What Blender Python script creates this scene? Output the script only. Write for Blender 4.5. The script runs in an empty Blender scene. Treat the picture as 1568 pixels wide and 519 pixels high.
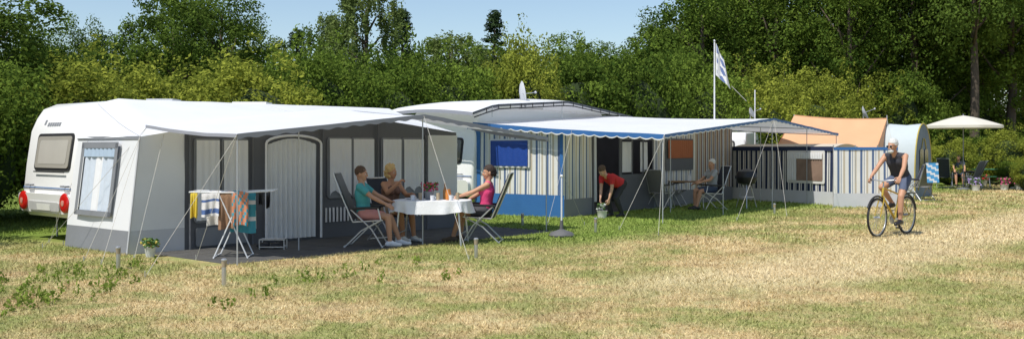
import bpy, math, random
import numpy as np
from mathutils import Vector, Matrix, noise as mnoise
random.seed(7); rng=np.random.default_rng(7)
scene=bpy.context.scene
V=Vector
# ---------- survey constants: eye height and focal ratio, used to convert measured bearings to metres
F=1524.0; CX=784.0; HY=226.0; EH=1.65
def X(px,d): return (px-CX)/F*d
def Z(py,d): return EH+(HY-py)/F*d
def D(py): return F*EH/(py-HY)
def P(px,d,z=0.0): return V((X(px,d),d,z))
def G(px,py): return P(px,D(py),0)

# ---------- materials
MATS={}
def mat(name,col,rough=.6,var=.12,scale=6,bump=0,metal=0,transl=0,spec=.4,bscale=None):
    if name in MATS: return MATS[name]
    m=bpy.data.materials.new(name); m.use_nodes=True; nt=m.node_tree; N=nt.nodes; L=nt.links
    b=N['Principled BSDF']; out=N['Material Output']
    b.inputs['Roughness'].default_value=rough; b.inputs['Metallic'].default_value=metal
    b.inputs['Specular IOR Level'].default_value=spec
    tc=N.new('ShaderNodeTexCoord'); nz=N.new('ShaderNodeTexNoise'); nz.inputs['Scale'].default_value=scale; nz.inputs['Detail'].default_value=5
    L.new(tc.outputs['Object'],nz.inputs['Vector'])
    mx=N.new('ShaderNodeMix'); mx.data_type='RGBA'
    mx.inputs['A'].default_value=(*[c*(1-var) for c in col],1); mx.inputs['B'].default_value=(*[min(1,c*(1+var)) for c in col],1)
    L.new(nz.outputs['Fac'],mx.inputs['Factor']); L.new(mx.outputs['Result'],b.inputs['Base Color'])
    if bump:
        n2=N.new('ShaderNodeTexNoise'); n2.inputs['Scale'].default_value=bscale or scale*5; n2.inputs['Detail'].default_value=4
        L.new(tc.outputs['Object'],n2.inputs['Vector'])
        bp=N.new('ShaderNodeBump'); bp.inputs['Strength'].default_value=bump; bp.inputs['Distance'].default_value=.02
        L.new(n2.outputs['Fac'],bp.inputs['Height']); L.new(bp.outputs['Normal'],b.inputs['Normal'])
    if transl:
        t=N.new('ShaderNodeBsdfTranslucent'); L.new(mx.outputs['Result'],t.inputs['Color'])
        ms=N.new('ShaderNodeMixShader'); ms.inputs[0].default_value=transl
        L.new(b.outputs[0],ms.inputs[1]); L.new(t.outputs[0],ms.inputs[2]); L.new(ms.outputs[0],out.inputs[0])
    MATS[name]=m; return m
white=mat('white_pvc',(.76,.77,.79),.45,.06,2,.15,0,.12,bscale=4)
canopyw=mat('canopy_fabric',(.80,.81,.84),.55,.06,1.5,.3,0,.22,bscale=3)
canopyg=mat('canopy_side_grey',(.30,.31,.36),.6,.08,2,.2,0,.05,bscale=3)
lgrey=mat('light_grey_pvc',(.56,.57,.60),.5,.08,2,.3,0,.10,bscale=4)
dgrey=mat('dark_grey_pvc',(.105,.11,.125),.55,.12,3,.2)
mgrey=mat('mid_grey_pvc',(.20,.21,.23),.55,.12,3,.2)
curtain=mat('curtain_white',(.90,.91,.93),.8,.05,3,.3,0,.3,bscale=12)
curtgrey=mat('curtain_grey',(.82,.85,.88),.8,.08,3,.3,0,.25,bscale=12)
lace=mat('curtain_lace',(.62,.69,.78),.7,.12,14,.3,0,.2)
gel=mat('caravan_gelcoat',(.80,.80,.79),.22,.03,1.5,0,0,0,.5)
glass=mat('window_tinted',(.13,.12,.10),.12,.15,1,0,0,0,.8)
glasspale=mat('window_blind',(.34,.32,.28),.15,.1,1,0,0,0,.7)
rubber=mat('black_rubber',(.02,.02,.022),.6,.2,10)
redl=mat('tail_light_red',(.5,.012,.01),.15,.1,20,0,0,0,.8)
steel=mat('galvanised_steel',(.55,.56,.58),.35,.1,10,0,.75)
polew=mat('painted_pole',(.42,.44,.47),.4,.1,10,0,.3)
rope=mat('white_rope',(.50,.48,.43),.8,.1,30)
blue=mat('blue_pvc',(.035,.13,.34),.5,.1,3,.2)
navy=mat('navy_fabric',(.015,.025,.07),.7,.15,5,.2)
bluew=mat('blue_window_blind',(.02,.06,.27),.35,.1,3,.3)
stripeb=mat('stripe_blue',(.10,.15,.27),.6,.1,5,.15,0,.1)
stripew=mat('stripe_white',(.76,.75,.72),.6,.06,5,.15,0,.15)
stripet=mat('stripe_tan',(.50,.44,.35),.6,.08,5,.15,0,.1)
orange=mat('orange_canvas',(.74,.42,.235),.75,.08,2,.3,0,.15,bscale=3)
greyblue=mat('greyblue_canvas',(.50,.56,.58),.7,.08,2,.3,0,.1)
yellow=mat('yellow_trim',(.45,.36,.08),.6,.1,5)
black=mat('black_plastic',(.018,.018,.02),.4,.2,10)
cloth_w=mat('table_cloth',(.76,.77,.80),.7,.05,6,.2,0,.05)
wood=mat('wood',(.22,.13,.06),.6,.2,8)
terra=mat('white_pot',(.62,.62,.60),.5,.08,8)
pinkf=mat('pink_flowers',(.55,.09,.22),.6,.3,20); redf=mat('red_flowers',(.5,.03,.03),.6,.3,20)
greenl=mat('plant_green',(.08,.17,.03),.55,.35,15,0,0,.2)
chairg=mat('chair_fabric_grey',(.20,.20,.20),.8,.1,30,.2,0,.1)
chaird=mat('chair_fabric_dark',(.03,.035,.05),.8,.1,30,.2)
# ---------- mesh builder
class MB:
    def __init__(s): s.v=[]; s.f=[]; s.m=[]; s.mats=[]
    def mi(s,m):
        if m not in s.mats: s.mats.append(m)
        return s.mats.index(m)
    def add(s,vs,fs,m):
        o=len(s.v); s.v.extend([tuple(v) for v in vs])
        k=s.mi(m)
        for f in fs: s.f.append([i+o for i in f]); s.m.append(k)
    def quad(s,a,b,c,d,m): s.add([a,b,c,d],[(0,1,2,3)],m)
    def slab(s,pts,t,m):
        pts=[V(p) for p in pts]; n=(pts[1]-pts[0]).cross(pts[2]-pts[0]).normalized()*t
        k=len(pts); vs=pts+[p+n for p in pts]
        s.add(vs,[tuple(range(k))[::-1],tuple(range(k,2*k))]+[(i,(i+1)%k,(i+1)%k+k,i+k) for i in range(k)],m)
    def tube(s,pts,r,m,n=6,closed=False):
        pts=[V(p) for p in pts]; k=len(pts); rs=r if hasattr(r,'__len__') else [r]*k
        vs=[]; ref=None
        for i,p in enumerate(pts):
            if closed: t=pts[(i+1)%k]-pts[i-1]
            else: t=pts[min(i+1,k-1)]-pts[max(i-1,0)]
            t.normalize()
            if ref is None: ref=V((0,0,1)) if abs(t.z)<.9 else V((1,0,0))
            a=(ref-t*ref.dot(t)); 
            if a.length<1e-4: a=t.orthogonal()
            a.normalize(); ref=a; b=t.cross(a)
            for j in range(n):
                q=2*math.pi*j/n; vs.append(p+(a*math.cos(q)+b*math.sin(q))*rs[i])
        fs=[]
        for i in range(k if closed else k-1):
            i2=(i+1)%k
            for j in range(n): fs.append((i*n+j,i*n+(j+1)%n,i2*n+(j+1)%n,i2*n+j))
        if not closed: fs.append(tuple(range(n))[::-1]); fs.append(tuple((k-1)*n+j for j in range(n)))
        s.add(vs,fs,m)
    def box(s,c,size,m,R=None):
        c=V(c); vs=[]
        for x in(-.5,.5):
            for y in(-.5,.5):
                for z in(-.5,.5):
                    p=V((x*size[0],y*size[1],z*size[2]))
                    if R is not None: p=R@p
                    vs.append(c+p)
        s.add(vs,[(0,1,3,2),(4,6,7,5),(0,4,5,1),(2,3,7,6),(0,2,6,4),(1,5,7,3)],m)
    def lathe(s,c,prof,m,n=16,R=None):
        c=V(c); vs=[]
        for r,z in prof:
            for j in range(n):
                q=2*math.pi*j/n; p=V((r*math.cos(q),r*math.sin(q),z))
                if R is not None: p=R@p
                vs.append(c+p)
        fs=[]
        for i in range(len(prof)-1):
            for j in range(n): fs.append((i*n+j,i*n+(j+1)%n,(i+1)*n+(j+1)%n,(i+1)*n+j))
        fs.append(tuple(range(n))[::-1]); fs.append(tuple((len(prof)-1)*n+j for j in range(n)))
        s.add(vs,fs,m)
    def ell(s,c,r,m,R=None,nu=12,nv=8):
        if not hasattr(r,'__len__'): r=(r,r,r)
        c=V(c); vs=[]
        for i in range(nv+1):
            a=-math.pi/2+math.pi*(i+.02)/(nv+.04)
            for j in range(nu):
                q=2*math.pi*j/nu; p=V((r[0]*math.cos(a)*math.cos(q),r[1]*math.cos(a)*math.sin(q),r[2]*math.sin(a)))
                if R is not None: p=R@p
                vs.append(c+p)
        fs=[(i*nu+j,i*nu+(j+1)%nu,(i+1)*nu+(j+1)%nu,(i+1)*nu+j) for i in range(nv) for j in range(nu)]
        fs.append(tuple(range(nu))[::-1]); fs.append(tuple(nv*nu+j for j in range(nu)))
        s.add(vs,fs,m)
    def grid(s,f,nu,nv,m):
        vs=[f(i/nu,j/nv) for j in range(nv+1) for i in range(nu+1)]
        if callable(m):
            o=len(s.v); s.v.extend([tuple(v) for v in vs])
            for j in range(nv):
                for i in range(nu):
                    a=j*(nu+1)+i+o; s.f.append([a,a+1,a+nu+2,a+nu+1]); s.m.append(s.mi(m((i+.5)/nu,(j+.5)/nv)))
        else:
            s.add(vs,[(j*(nu+1)+i,j*(nu+1)+i+1,(j+1)*(nu+1)+i+1,(j+1)*(nu+1)+i) for j in range(nv) for i in range(nu)],m)
    def obj(s,name,parent=None,smooth=True,ang=40):
        me=bpy.data.meshes.new(name); me.from_pydata(s.v,[],s.f)
        for m in s.mats: me.materials.append(m)
        me.polygons.foreach_set('material_index',s.m)
        if smooth:
            me.shade_smooth(); me.set_sharp_from_angle(angle=math.radians(ang))
        me.update()
        o=bpy.data.objects.new(name,me); scene.collection.objects.link(o)
        if parent: o.parent=parent
        return o
EMP=[]
def empty(name):
    e=bpy.data.objects.new(name,None); e.empty_display_size=.2; scene.collection.objects.link(e); EMP.append(e); return e
def link(me,name,parent=None):
    o=bpy.data.objects.new(name,me); scene.collection.objects.link(o)
    if parent: o.parent=parent
    return o
def xf(loc,yaw,s=1.0):
    c,sn=math.cos(yaw),math.sin(yaw); loc=V(loc)
    return lambda x,y,z: V((loc.x+s*(c*x-sn*y),loc.y+s*(sn*x+c*y),loc.z+s*z))
class Wall:
    def __init__(s,o,u,n): s.o=V((o[0],o[1],0)); s.u=V((u[0],u[1],0)).normalized(); s.n=V((n[0],n[1],0)).normalized()
    def pt(s,a,z,off=0): return s.o+s.u*a+s.n*off+V((0,0,z))
    def at(s,px):
        k=(px-CX)/F; return (s.o.y*k-s.o.x)/(s.u.x-k*s.u.y)
def rpanel(mb,fn,a0,a1,b0,b1,o0,o1,r,m):
    pts=[]
    for cx,cy,q0 in((a1-r,b1-r,0),(a0+r,b1-r,90),(a0+r,b0+r,180),(a1-r,b0+r,270)):
        for k in range(4):
            q=math.radians(q0+30*k); pts.append((cx+r*math.cos(q),cy+r*math.sin(q)))
    k=len(pts); vs=[fn(a,b,o0) for a,b in pts]+[fn(a,b,o1) for a,b in pts]
    mb.add(vs,[tuple(range(k,2*k))]+[(i,(i+1)%k,(i+1)%k+k,i+k) for i in range(k)],m)
def pleat(mb,w,a0,a1,z0,z1,off,amp,per,m,scal=0,spread=None):
    nu=max(8,int((a1-a0)/per*8))
    ph=random.random()*6
    def f(u,v):
        a=a0+(a1-a0)*u; zt=z1(a) if callable(z1) else z1; zb=z0
        if scal: zb=z0+scal*abs(math.sin(math.pi*u*2))
        z=zb+(zt-zb)*v
        o=off+amp*math.sin(2*math.pi*a/per+ph+.8*math.sin(a*3+ph))*(.45+.55*(1-v))
        return w.pt(a,z,o)
    mb.grid(f,nu,5,m)
def rip(a,z,s=1): return .02*s*mnoise.noise(V((a*1.3,z*1.1,s*3.3)))+.008*s*math.sin(a*5+z*2)
def wallsheet(mb,w,a0,a1,z0,z1,off,m,amp=1,nu=None,nv=8,lean=0):
    nu=nu or max(4,int((a1-a0)/.15))
    def f(u,v):
        a=a0+(a1-a0)*u; zt=z1(a) if callable(z1) else z1; z=z0+(zt-z0)*v
        return w.pt(a,z,off+rip(a,z,amp)+lean*(1-v))
    mb.grid(f,nu,nv,m)
def stripes(mb,w,a0,a1,z0,z1,off,pat,amp=1,lean=0,nv=6):
    a=a0; i=0
    while a<a1-1e-4:
        m,wd=pat[i%len(pat)]; b=min(a1,a+wd)
        wallsheet(mb,w,a,b,z0,z1,off,m,amp,nu=2,nv=nv,lean=lean); a=b; i+=1
PAT=[(stripew,.10),(stripeb,.06),(stripew,.04),(stripeb,.015),(stripew,.05),(stripet,.05)]
PATN=[(navy,.10),(stripew,.05),(navy,.03),(stripew,.03)]
def interp(x,xs,ys): return float(np.interp(x,xs,ys))

# ---------- ground
def ground_color(nt):
    N=nt.nodes; L=nt.links
    g=N.new('ShaderNodeNewGeometry')
    def noise(sc,det=5,rough=.6):
        n=N.new('ShaderNodeTexNoise'); n.inputs['Scale'].default_value=sc; n.inputs['Detail'].default_value=det; n.inputs['Roughness'].default_value=rough
        L.new(g.outputs['Position'],n.inputs['Vector']); return n.outputs['Fac']
    def mth(op,a,b=None,clamp=False):
        m=N.new('ShaderNodeMath'); m.operation=op; m.use_clamp=clamp
        for i,x in enumerate((a,b)):
            if x is None: continue
            if isinstance(x,(int,float)): m.inputs[i].default_value=x
            else: L.new(x,m.inputs[i])
        return m.outputs[0]
    def mix(f,a,b):
        m=N.new('ShaderNodeMix'); m.data_type='RGBA'; L.new(f,m.inputs['Factor'])
        for k,x in(('A',a),('B',b)):
            if isinstance(x,tuple): m.inputs[k].default_value=(*x,1)
            else: L.new(x,m.inputs[k])
        return m.outputs['Result']
    def ramp(x,a,b):
        m=N.new('ShaderNodeMapRange'); m.interpolation_type='SMOOTHSTEP'; L.new(x,m.inputs['Value']); m.inputs['From Min'].default_value=a; m.inputs['From Max'].default_value=b
        return m.outputs['Result']
    dt=N.new('ShaderNodeVectorMath'); dt.operation='DOT_PRODUCT'; L.new(g.outputs['Position'],dt.inputs[0]); dt.inputs[1].default_value=(.815,-.58,0)
    d2=N.new('ShaderNodeVectorMath'); d2.operation='DOT_PRODUCT'; L.new(g.outputs['Position'],d2.inputs[0]); d2.inputs[1].default_value=(.755,-.655,0)
    sp=N.new('ShaderNodeSeparateXYZ'); L.new(g.outputs['Position'],sp.inputs[0])
    q=mth('ADD',dt.outputs['Value'],12.65) # distance out from the awning fronts
    q=mth('ADD',q,mth('MULTIPLY',noise(.5,4),3.0))
    near=mth('SUBTRACT',1.0,ramp(q,4.3,6.6))
    near=mth('MULTIPLY',near,ramp(sp.outputs[1],14.5,19.0))
    n1=noise(.45,6,.65); n2=noise(2.2,5,.7); n3=noise(14,4,.7); n4=noise(60,3,.6); n5=noise(.8,5,.7)
    # worn track running away to the right
    tr=mth('ABSOLUTE',mth('ADD',d2.outputs['Value'],mth('ADD',5.0,mth('MULTIPLY',n1,1.6))))
    track=mth('MULTIPLY',mth('SUBTRACT',1.0,ramp(tr,.5,1.7)),ramp(sp.outputs[1],10.0,13.0))
    tan=mix(ramp(n3,.3,.7),(.66,.52,.28),(.36,.26,.12))
    tan=mix(ramp(n2,.42,.72),tan,(.68,.56,.33))
    gm=mth('ADD',mth('MULTIPLY',n1,.9),mth('MULTIPLY',n2,.5))
    gm=ramp(gm,.60,.80); gm=mth('MULTIPLY',gm,mth('ADD',.25,mth('MULTIPLY',n3,1.1)))
    gm=mth('MULTIPLY',gm,mth('SUBTRACT',1.0,mth('MULTIPLY',track,.7)))
    col=mix(mth('MULTIPLY',gm,.95),tan,(.20,.25,.06))
    col=mix(mth('MULTIPLY',ramp(n5,.52,.68),.6),col,(.33,.23,.12))
    col=mix(mth('MULTIPLY',track,.5),col,(.66,.55,.35))
    lush=mix(n3,(.10,.185,.025),(.24,.31,.06))
    col=mix(mth('MULTIPLY',near,.9),col,lush)
    dk=mix(n4,(.6,.6,.6),(1.2,1.2,1.2))
    m=N.new('ShaderNodeMix'); m.data_type='RGBA'; m.blend_type='MULTIPLY'; m.inputs['Factor'].default_value=1
    L.new(col,m.inputs['A']); L.new(dk,m.inputs['B'])
    return m.outputs['Result'],n3
gm=bpy.data.materials.new('dry_lawn'); gm.use_nodes=True
c,h=ground_color(gm.node_tree); gb=gm.node_tree.nodes['Principled BSDF']; gb.inputs['Roughness'].default_value=.95; gb.inputs['Specular IOR Level'].default_value=.1
gm.node_tree.links.new(c,gb.inputs['Base Color'])
bp=gm.node_tree.nodes.new('ShaderNodeBump'); bp.inputs['Strength'].default_value=.6; bp.inputs['Distance'].default_value=.03
gm.node_tree.links.new(h,bp.inputs['Height']); gm.node_tree.links.new(bp.outputs[0],gb.inputs['Normal'])
mb=MB(); mb.quad((-400,-100,0),(400,-100,0),(400,600,0),(-400,600,0),gm); mb.obj('ground',smooth=False)

# ---------- frames for the units
C1=V((-5.79,15.5,0)); u1=V((.66,.75,0)).normalized(); n1=V((.75,-.66,0)).normalized()
K=V((1.2,23.5,0)); u2=V((.58,.815,0)).normalized(); n2=V((.815,-.58,0)).normalized()
W1=Wall(C1,u1,n1); W2=Wall(K,u2,n2)
def local(o,u,n,x,y): return (x-o.x)*u.x+(y-o.y)*u.y,(x-o.x)*n.x+(y-o.y)*n.y

# grass blades
def grass():
    zones=[(8,12,1900,.0085,.030),(12,17,1000,.012,.034),(17,26,420,.02,.04),(26,44,110,.035,.05)]
    Ps=[];Wd=[];Ht=[]
    for y0,y1,dens,w,h in zones:
        wid=(y1)*.56*2; n=int(wid*(y1-y0)*dens)
        x=rng.uniform(-wid/2,wid/2,n); y=rng.uniform(y0,y1,n)
        s1,q1=local(C1,u1,n1,x,y); s2,q2=local(K,u2,n2,x,y)
        keep=~((s1>-.2)&(s1<7.4)&(q1>-4.8)&(q1<2.35)) & ~((s2>-.1)&(s2<10)&(q2>-5)&(q2<.1))
        x=x[keep];y=y[keep]
        Ps.append(np.stack([x,y],1)); Wd.append(np.full(len(x),w)*rng.uniform(.6,1.3,len(x))); Ht.append(h*rng.uniform(.4,1.5,len(x)))
    p=np.concatenate(Ps); w=np.concatenate(Wd); h=np.concatenate(Ht); n=len(p)
    a=rng.uniform(0,2*np.pi,n); lean=rng.normal(0,.7,(n,2))*h[:,None]
    v=np.zeros((n,3,3)); dx=np.stack([np.cos(a),np.sin(a)],1)*w[:,None]/2
    v[:,0,:2]=p-dx; v[:,1,:2]=p+dx; v[:,2,:2]=p+lean; v[:,2,2]=h
    me=bpy.data.meshes.new('grass'); me.vertices.add(n*3); me.vertices.foreach_set('co',v.reshape(-1))
    me.loops.add(n*3); me.loops.foreach_set('vertex_index',np.arange(n*3)); me.polygons.add(n); me.polygons.foreach_set('loop_start',np.arange(n)*3)
    at=me.attributes.new('tone','FLOAT','FACE'); at.data.foreach_set('value',rng.uniform(0,1,n))
    me.update(); me.validate()
    m=bpy.data.materials.new('grass_blades'); m.use_nodes=True; nt=m.node_tree; c,_=ground_color(nt)
    A=nt.nodes.new('ShaderNodeAttribute'); A.attribute_name='tone'
    mr=nt.nodes.new('ShaderNodeMapRange'); nt.links.new(A.outputs['Fac'],mr.inputs['Value']); mr.inputs['To Min'].default_value=.65; mr.inputs['To Max'].default_value=1.6
    mx=nt.nodes.new('ShaderNodeVectorMath'); mx.operation='SCALE'; nt.links.new(c,mx.inputs[0]); nt.links.new(mr.outputs[0],mx.inputs['Scale'])
    b=nt.nodes['Principled BSDF']; nt.links.new(mx.outputs[0],b.inputs['Base Color']); b.inputs['Roughness'].default_value=.8; b.inputs['Specular IOR Level'].default_value=.15
    me.materials.append(m); link(me,'grass')
grass()

# ---------- foliage
def leafmat(name,dark_,light_,tr=.35):
    m=bpy.data.materials.new(name); m.use_nodes=True; nt=m.node_tree; N=nt.nodes; L=nt.links
    for n in list(N): N.remove(n)
    out=N.new('ShaderNodeOutputMaterial'); A=N.new('ShaderNodeAttribute'); A.attribute_name='tone'
    oi=N.new('ShaderNodeObjectInfo'); ad=N.new('ShaderNodeMath'); ad.operation='MULTIPLY_ADD'; L.new(oi.outputs['Random'],ad.inputs[0]); ad.inputs[1].default_value=.4; ad.inputs[2].default_value=-.2
    sm=N.new('ShaderNodeMath'); sm.use_clamp=True; L.new(A.outputs['Fac'],sm.inputs[0]); L.new(ad.outputs[0],sm.inputs[1])
    mx=N.new('ShaderNodeMix'); mx.data_type='RGBA'; mx.inputs['A'].default_value=(*dark_,1); mx.inputs['B'].default_value=(*light_,1); L.new(sm.outputs[0],mx.inputs['Factor'])
    d=N.new('ShaderNodeBsdfDiffuse'); L.new(mx.outputs['Result'],d.inputs['Color'])
    t=N.new('ShaderNodeBsdfTranslucent'); L.new(mx.outputs['Result'],t.inputs['Color'])
    ms=N.new('ShaderNodeMixShader'); ms.inputs[0].default_value=tr; L.new(d.outputs[0],ms.inputs[1]); L.new(t.outputs[0],ms.inputs[2]); L.new(ms.outputs[0],out.inputs[0])
    return m
lmA=leafmat('leaves_hazel',(.045,.085,.016),(.20,.28,.045))
lmY=leafmat('leaves_yellowgreen',(.12,.16,.025),(.37,.40,.065))
lmD=leafmat('leaves_oak',(.032,.064,.015),(.15,.22,.04))
lmW=leafmat('leaves_birch',(.08,.12,.035),(.23,.29,.09))
lmC=leafmat('leaves_conifer',(.020,.042,.022),(.075,.115,.042),.1)
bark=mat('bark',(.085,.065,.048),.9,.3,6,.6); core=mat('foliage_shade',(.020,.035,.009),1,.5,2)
def leaves(centers,rad,tones,nper,size,droop=0,shell=(.55,1.05)):
    k=len(centers); n=k*nper
    ci=np.repeat(np.arange(k),nper)
    d=rng.normal(size=(n,3)); d/=np.linalg.norm(d,axis=1)[:,None]
    r=rng.uniform(shell[0],shell[1],n)
    c=centers[ci]+d*rad[ci]*r[:,None]
    nr=d*.7+rng.normal(size=(n,3))*.55+np.array([0,0,.35]); nr/=np.linalg.norm(nr,axis=1)[:,None]
    a=np.cross(nr,rng.normal(size=(n,3))); a/=np.linalg.norm(a,axis=1)[:,None]
    if droop: a=a*(1-droop)+np.array([0,0,-1.])*droop; a/=np.linalg.norm(a,axis=1)[:,None]
    b=np.cross(nr,a); b/=np.linalg.norm(b,axis=1)[:,None]+1e-6
    s=size*rng.uniform(.6,1.35,n)[:,None]
    v=np.stack([c-a*s*.6,c+b*s*.32+a*s*.05,c+a*s*.6,c-b*s*.32+a*s*.05],1)
    t=np.clip(tones[ci]*.55+rng.uniform(0,.45,n),0,1)
    return v,t
def leafobj(name,v,t,lm,extra=None):
    n=len(v); ev=[];ef=[];em=[]; mats=[lm]
    if extra:
        for m in extra.mats: mats.append(m)
        ev=extra.v; ef=extra.f; em=[i+1 for i in extra.m]
    verts=np.concatenate([v.reshape(-1,3),np.array(ev).reshape(-1,3)])
    me=bpy.data.meshes.new(name)
    nl=n*4+sum(len(f) for f in ef)
    me.vertices.add(len(verts)); me.vertices.foreach_set('co',verts.reshape(-1))
    li=np.arange(n*4); eo=[];st=list();pos=n*4
    for f in ef: st.append(pos); pos+=len(f); eo.extend([i+n*4 for i in f])
    me.loops.add(nl); me.loops.foreach_set('vertex_index',np.concatenate([li,np.array(eo,dtype=int)]) .astype(np.int32))
    me.polygons.add(n+len(ef)); me.polygons.foreach_set('loop_start',np.concatenate([np.arange(n)*4,np.array(st,dtype=int)]).astype(np.int32))
    me.polygons.foreach_set('material_index',np.concatenate([np.zeros(n),np.array(em)]).astype(np.int32))
    at=me.attributes.new('tone','FLOAT','FACE'); at.data.foreach_set('value',np.concatenate([t,np.zeros(len(ef))]))
    for m in mats: me.materials.append(m)
    me.update(); me.validate(); return me
def crown(c,R,ns,rs,inner=.55):
    d=rng.normal(size=(ns,3)); d/=np.linalg.norm(d,axis=1)[:,None]
    cen=np.array(c)+d*np.array(R)*rng.uniform(inner,1.0,ns)[:,None]
    rad=rng.uniform(rs[0],rs[1],ns)[:,None]*np.array([1,1,.8]); return cen,rad,rng.uniform(0,1,ns)
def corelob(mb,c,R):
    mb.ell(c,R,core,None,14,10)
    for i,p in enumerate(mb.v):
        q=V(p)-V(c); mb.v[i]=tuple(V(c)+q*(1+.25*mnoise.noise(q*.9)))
def mk_bush(name,lm,size=.12,n=150):
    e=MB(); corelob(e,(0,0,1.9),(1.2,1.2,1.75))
    e.tube([(0,0,0),(.1,0,1),(.2,.1,2.2)],[.12,.1,.06],bark)
    cen,rad,t=crown((0,0,2.5),(1.75,1.75,2.1),85,(.4,.75),.7); cen[:,2]=np.maximum(cen[:,2],.35)
    c2,r2,t2=crown((0,0,2.7),(2.1,2.1,2.5),60,(.15,.3),.9); c2[:,2]=np.maximum(c2[:,2],.3)
    v,tt=leaves(cen,rad,t,n,size); v2,tt2=leaves(c2,r2*np.array([1,1,1.8]),t2,30,size)
    return leafobj(name,np.concatenate([v,v2]),np.concatenate([tt,tt2]),lm,e)
def mk_tree(name,lm,size=.17,n=150,ns=110,R=(3.3,3.3,4.2),cz=8.0,limb0=3.0):
    e=MB(); 
    e.tube([(0,0,0),(.1,.05,2),(-.05,.1,4.5),(.1,0,7.5),(0,0,10)],[.3,.24,.2,.13,.05],bark,8)
    for i in range(9):
        a=i*2.4; z=limb0+i*.6; L_=2.4-.1*i
        e.tube([(0,0,z),(math.cos(a)*L_*.5,math.sin(a)*L_*.5,z+.7),(math.cos(a)*L_,math.sin(a)*L_,z+1.9)],[.1,.06,.02],bark,5)
    cen,rad,t=crown((0,0,cz),R,ns,(.5,1.05),.45)
    v,tt=leaves(cen,rad,t,n,size); return leafobj(name,v,tt,lm,e)
def mk_willow(name):
    e=MB(); e.tube([(0,0,0),(.1,.05,3),(0,.1,6),(.1,0,10.5)],[.25,.2,.13,.04],bark,8)
    for i in range(12):
        a=i*2.4; z=3.5+i*.5; L_=2.0-.09*i
        e.tube([(0,0,z),(math.cos(a)*L_*.6,math.sin(a)*L_*.6,z+1.0),(math.cos(a)*L_,math.sin(a)*L_,z+1.2)],[.07,.04,.015],bark,5)
    ns=150; a=rng.uniform(0,6.28,ns); z=rng.uniform(2.8,11,ns); rr=2.3*np.sqrt(np.clip(1-((z-5.5)/6)**2,0.03,1))*rng.uniform(.4,1,ns)
    cen=np.stack([np.cos(a)*rr,np.sin(a)*rr,z],1); rad=np.stack([rng.uniform(.18,.38,ns)]*2+[rng.uniform(.6,1.1,ns)],1)
    v,tt=leaves(cen,rad,rng.uniform(0,1,ns),100,.13,.5,(.1,1)); return leafobj(name,v,tt,lmW,e)
def mk_conifer(name):
    e=MB(); e.tube([(0,0,0),(0,0,11.6)],[.25,.02],bark,8)
    C=[];Rr=[]
    for i in range(210):
        z=rng.uniform(1.2,11.6); w=max(.15,(12-z)/10.8*2.2); a=rng.uniform(0,6.28); r=w*rng.uniform(.3,1)
        C.append((math.cos(a)*r,math.sin(a)*r,z-.25*r)); Rr.append((.42,.42,.16+.1*(12-z)/11))
    v,tt=leaves(np.array(C),np.array(Rr),rng.uniform(0,1,210),60,.13,.2,(.1,1)); return leafobj(name,v,tt,lmC,e)
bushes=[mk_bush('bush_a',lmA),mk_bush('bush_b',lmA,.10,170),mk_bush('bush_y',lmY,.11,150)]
trees=[mk_tree('tree_a',lmD),mk_tree('tree_b',lmA,.15,150,100,(2.9,2.9,4.3),7.8),mk_tree('tree_c',lmD,.15,130,90,(2.6,2.6,4.8),7.6)]
trees.append(mk_tree('tree_d',lmD,.16,160,115,(3.3,3.3,3.6),9.4,6.0))
wil=mk_willow('willow'); con=mk_conifer('conifer')
def place(me,name,px,d,topy,wm,mh,mw,parent=None):
    o=link(me,name,parent); h=Z(topy,d); o.location=(X(px,d),d,0)
    o.scale=(wm/mw,wm/mw*random.uniform(.9,1.1),h/mh); o.rotation_euler=(0,0,random.uniform(0,6.28)); return o
hedge=empty('hedge')
DX=[-260,0,600,1000,1500,1800]; DD=[16,21.5,30.5,38,50,57]
SX=[-260,0,60,100,200,330,400,450,520,600,700,760,800,850,900,960,1010,1060,1150,1250,1350,1450,1568,1800]
SY=[30,48,66,74,76,80,60,52,58,60,52,60,48,46,56,60,58,62,98,95,90,120,150,150]
px=-240.
while px<1760:
    d=interp(px,DX,DD); top=interp(px,SX,SY)
    ye=(90<px<420) or (1090<px<1330) or (640<px<700)
    for row in range(2):
        jx=random.uniform(-25,25); dd=d+row*2.2+random.uniform(-.4,.4)
        me=bushes[2] if (ye and random.random()<.75) or random.random()<.12 else random.choice(bushes[:2])
        place(me,'hedge_shrub',px+jx,dd,interp(px+jx,SX,SY)+random.uniform(-10,22)-(4 if row else 0),random.uniform(3.6,4.8),5.1,4.6,hedge)
    px+=2.1/d*F
def tree(kind,px,d,topy,wm):
    if kind=='w': place(wil,'birch_tree',px,d,topy,wm,12.0,4.8)
    elif kind=='c': place(con,'conifer_tree',px,d,topy,wm,11.7,4.4)
    else: place(trees[kind],'deciduous_tree',px,d,topy,wm,12.6,7.6)
for a in [(0,-45,24,-60,5),(1,60,40,22,4),(2,120,42,8,3.6),(0,180,40,30,4),(0,265,40,-40,5),(2,340,41,-45,5.5),(0,385,44,20,4),(1,300,46,-60,5),
          ('w',560,40,-40,4.4),('w',515,42,5,3.4),('c',616,42,12,3.6),('w',690,46,40,5),('c',757,48,15,3.8),('c',455,46,45,3.8),('w',1140,60,-60,6),
          (1,860,50,40,6),(1,925,52,50,6),(2,1010,54,20,6),(0,1040,52,-10,6),(1,1075,50,-60,7),(0,1130,54,-90,8),(1,1190,50,-90,7.5),(2,1250,53,-80,7.5),(1,1300,48,-100,7),(0,1350,52,-90,7.5),
          (1,1400,50,-90,7.5),(2,1440,54,-90,8),(0,1500,54,-90,8),(1,1550,49,-110,7.5),(0,1610,52,-110,8),(1,1700,55,-110,8),(3,1490,46.5,-160,6.5),(3,1400,49,-170,6.5),(2,-160,34,-30,6)]: tree(*a)
dist=empty('distant_trees')
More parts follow.
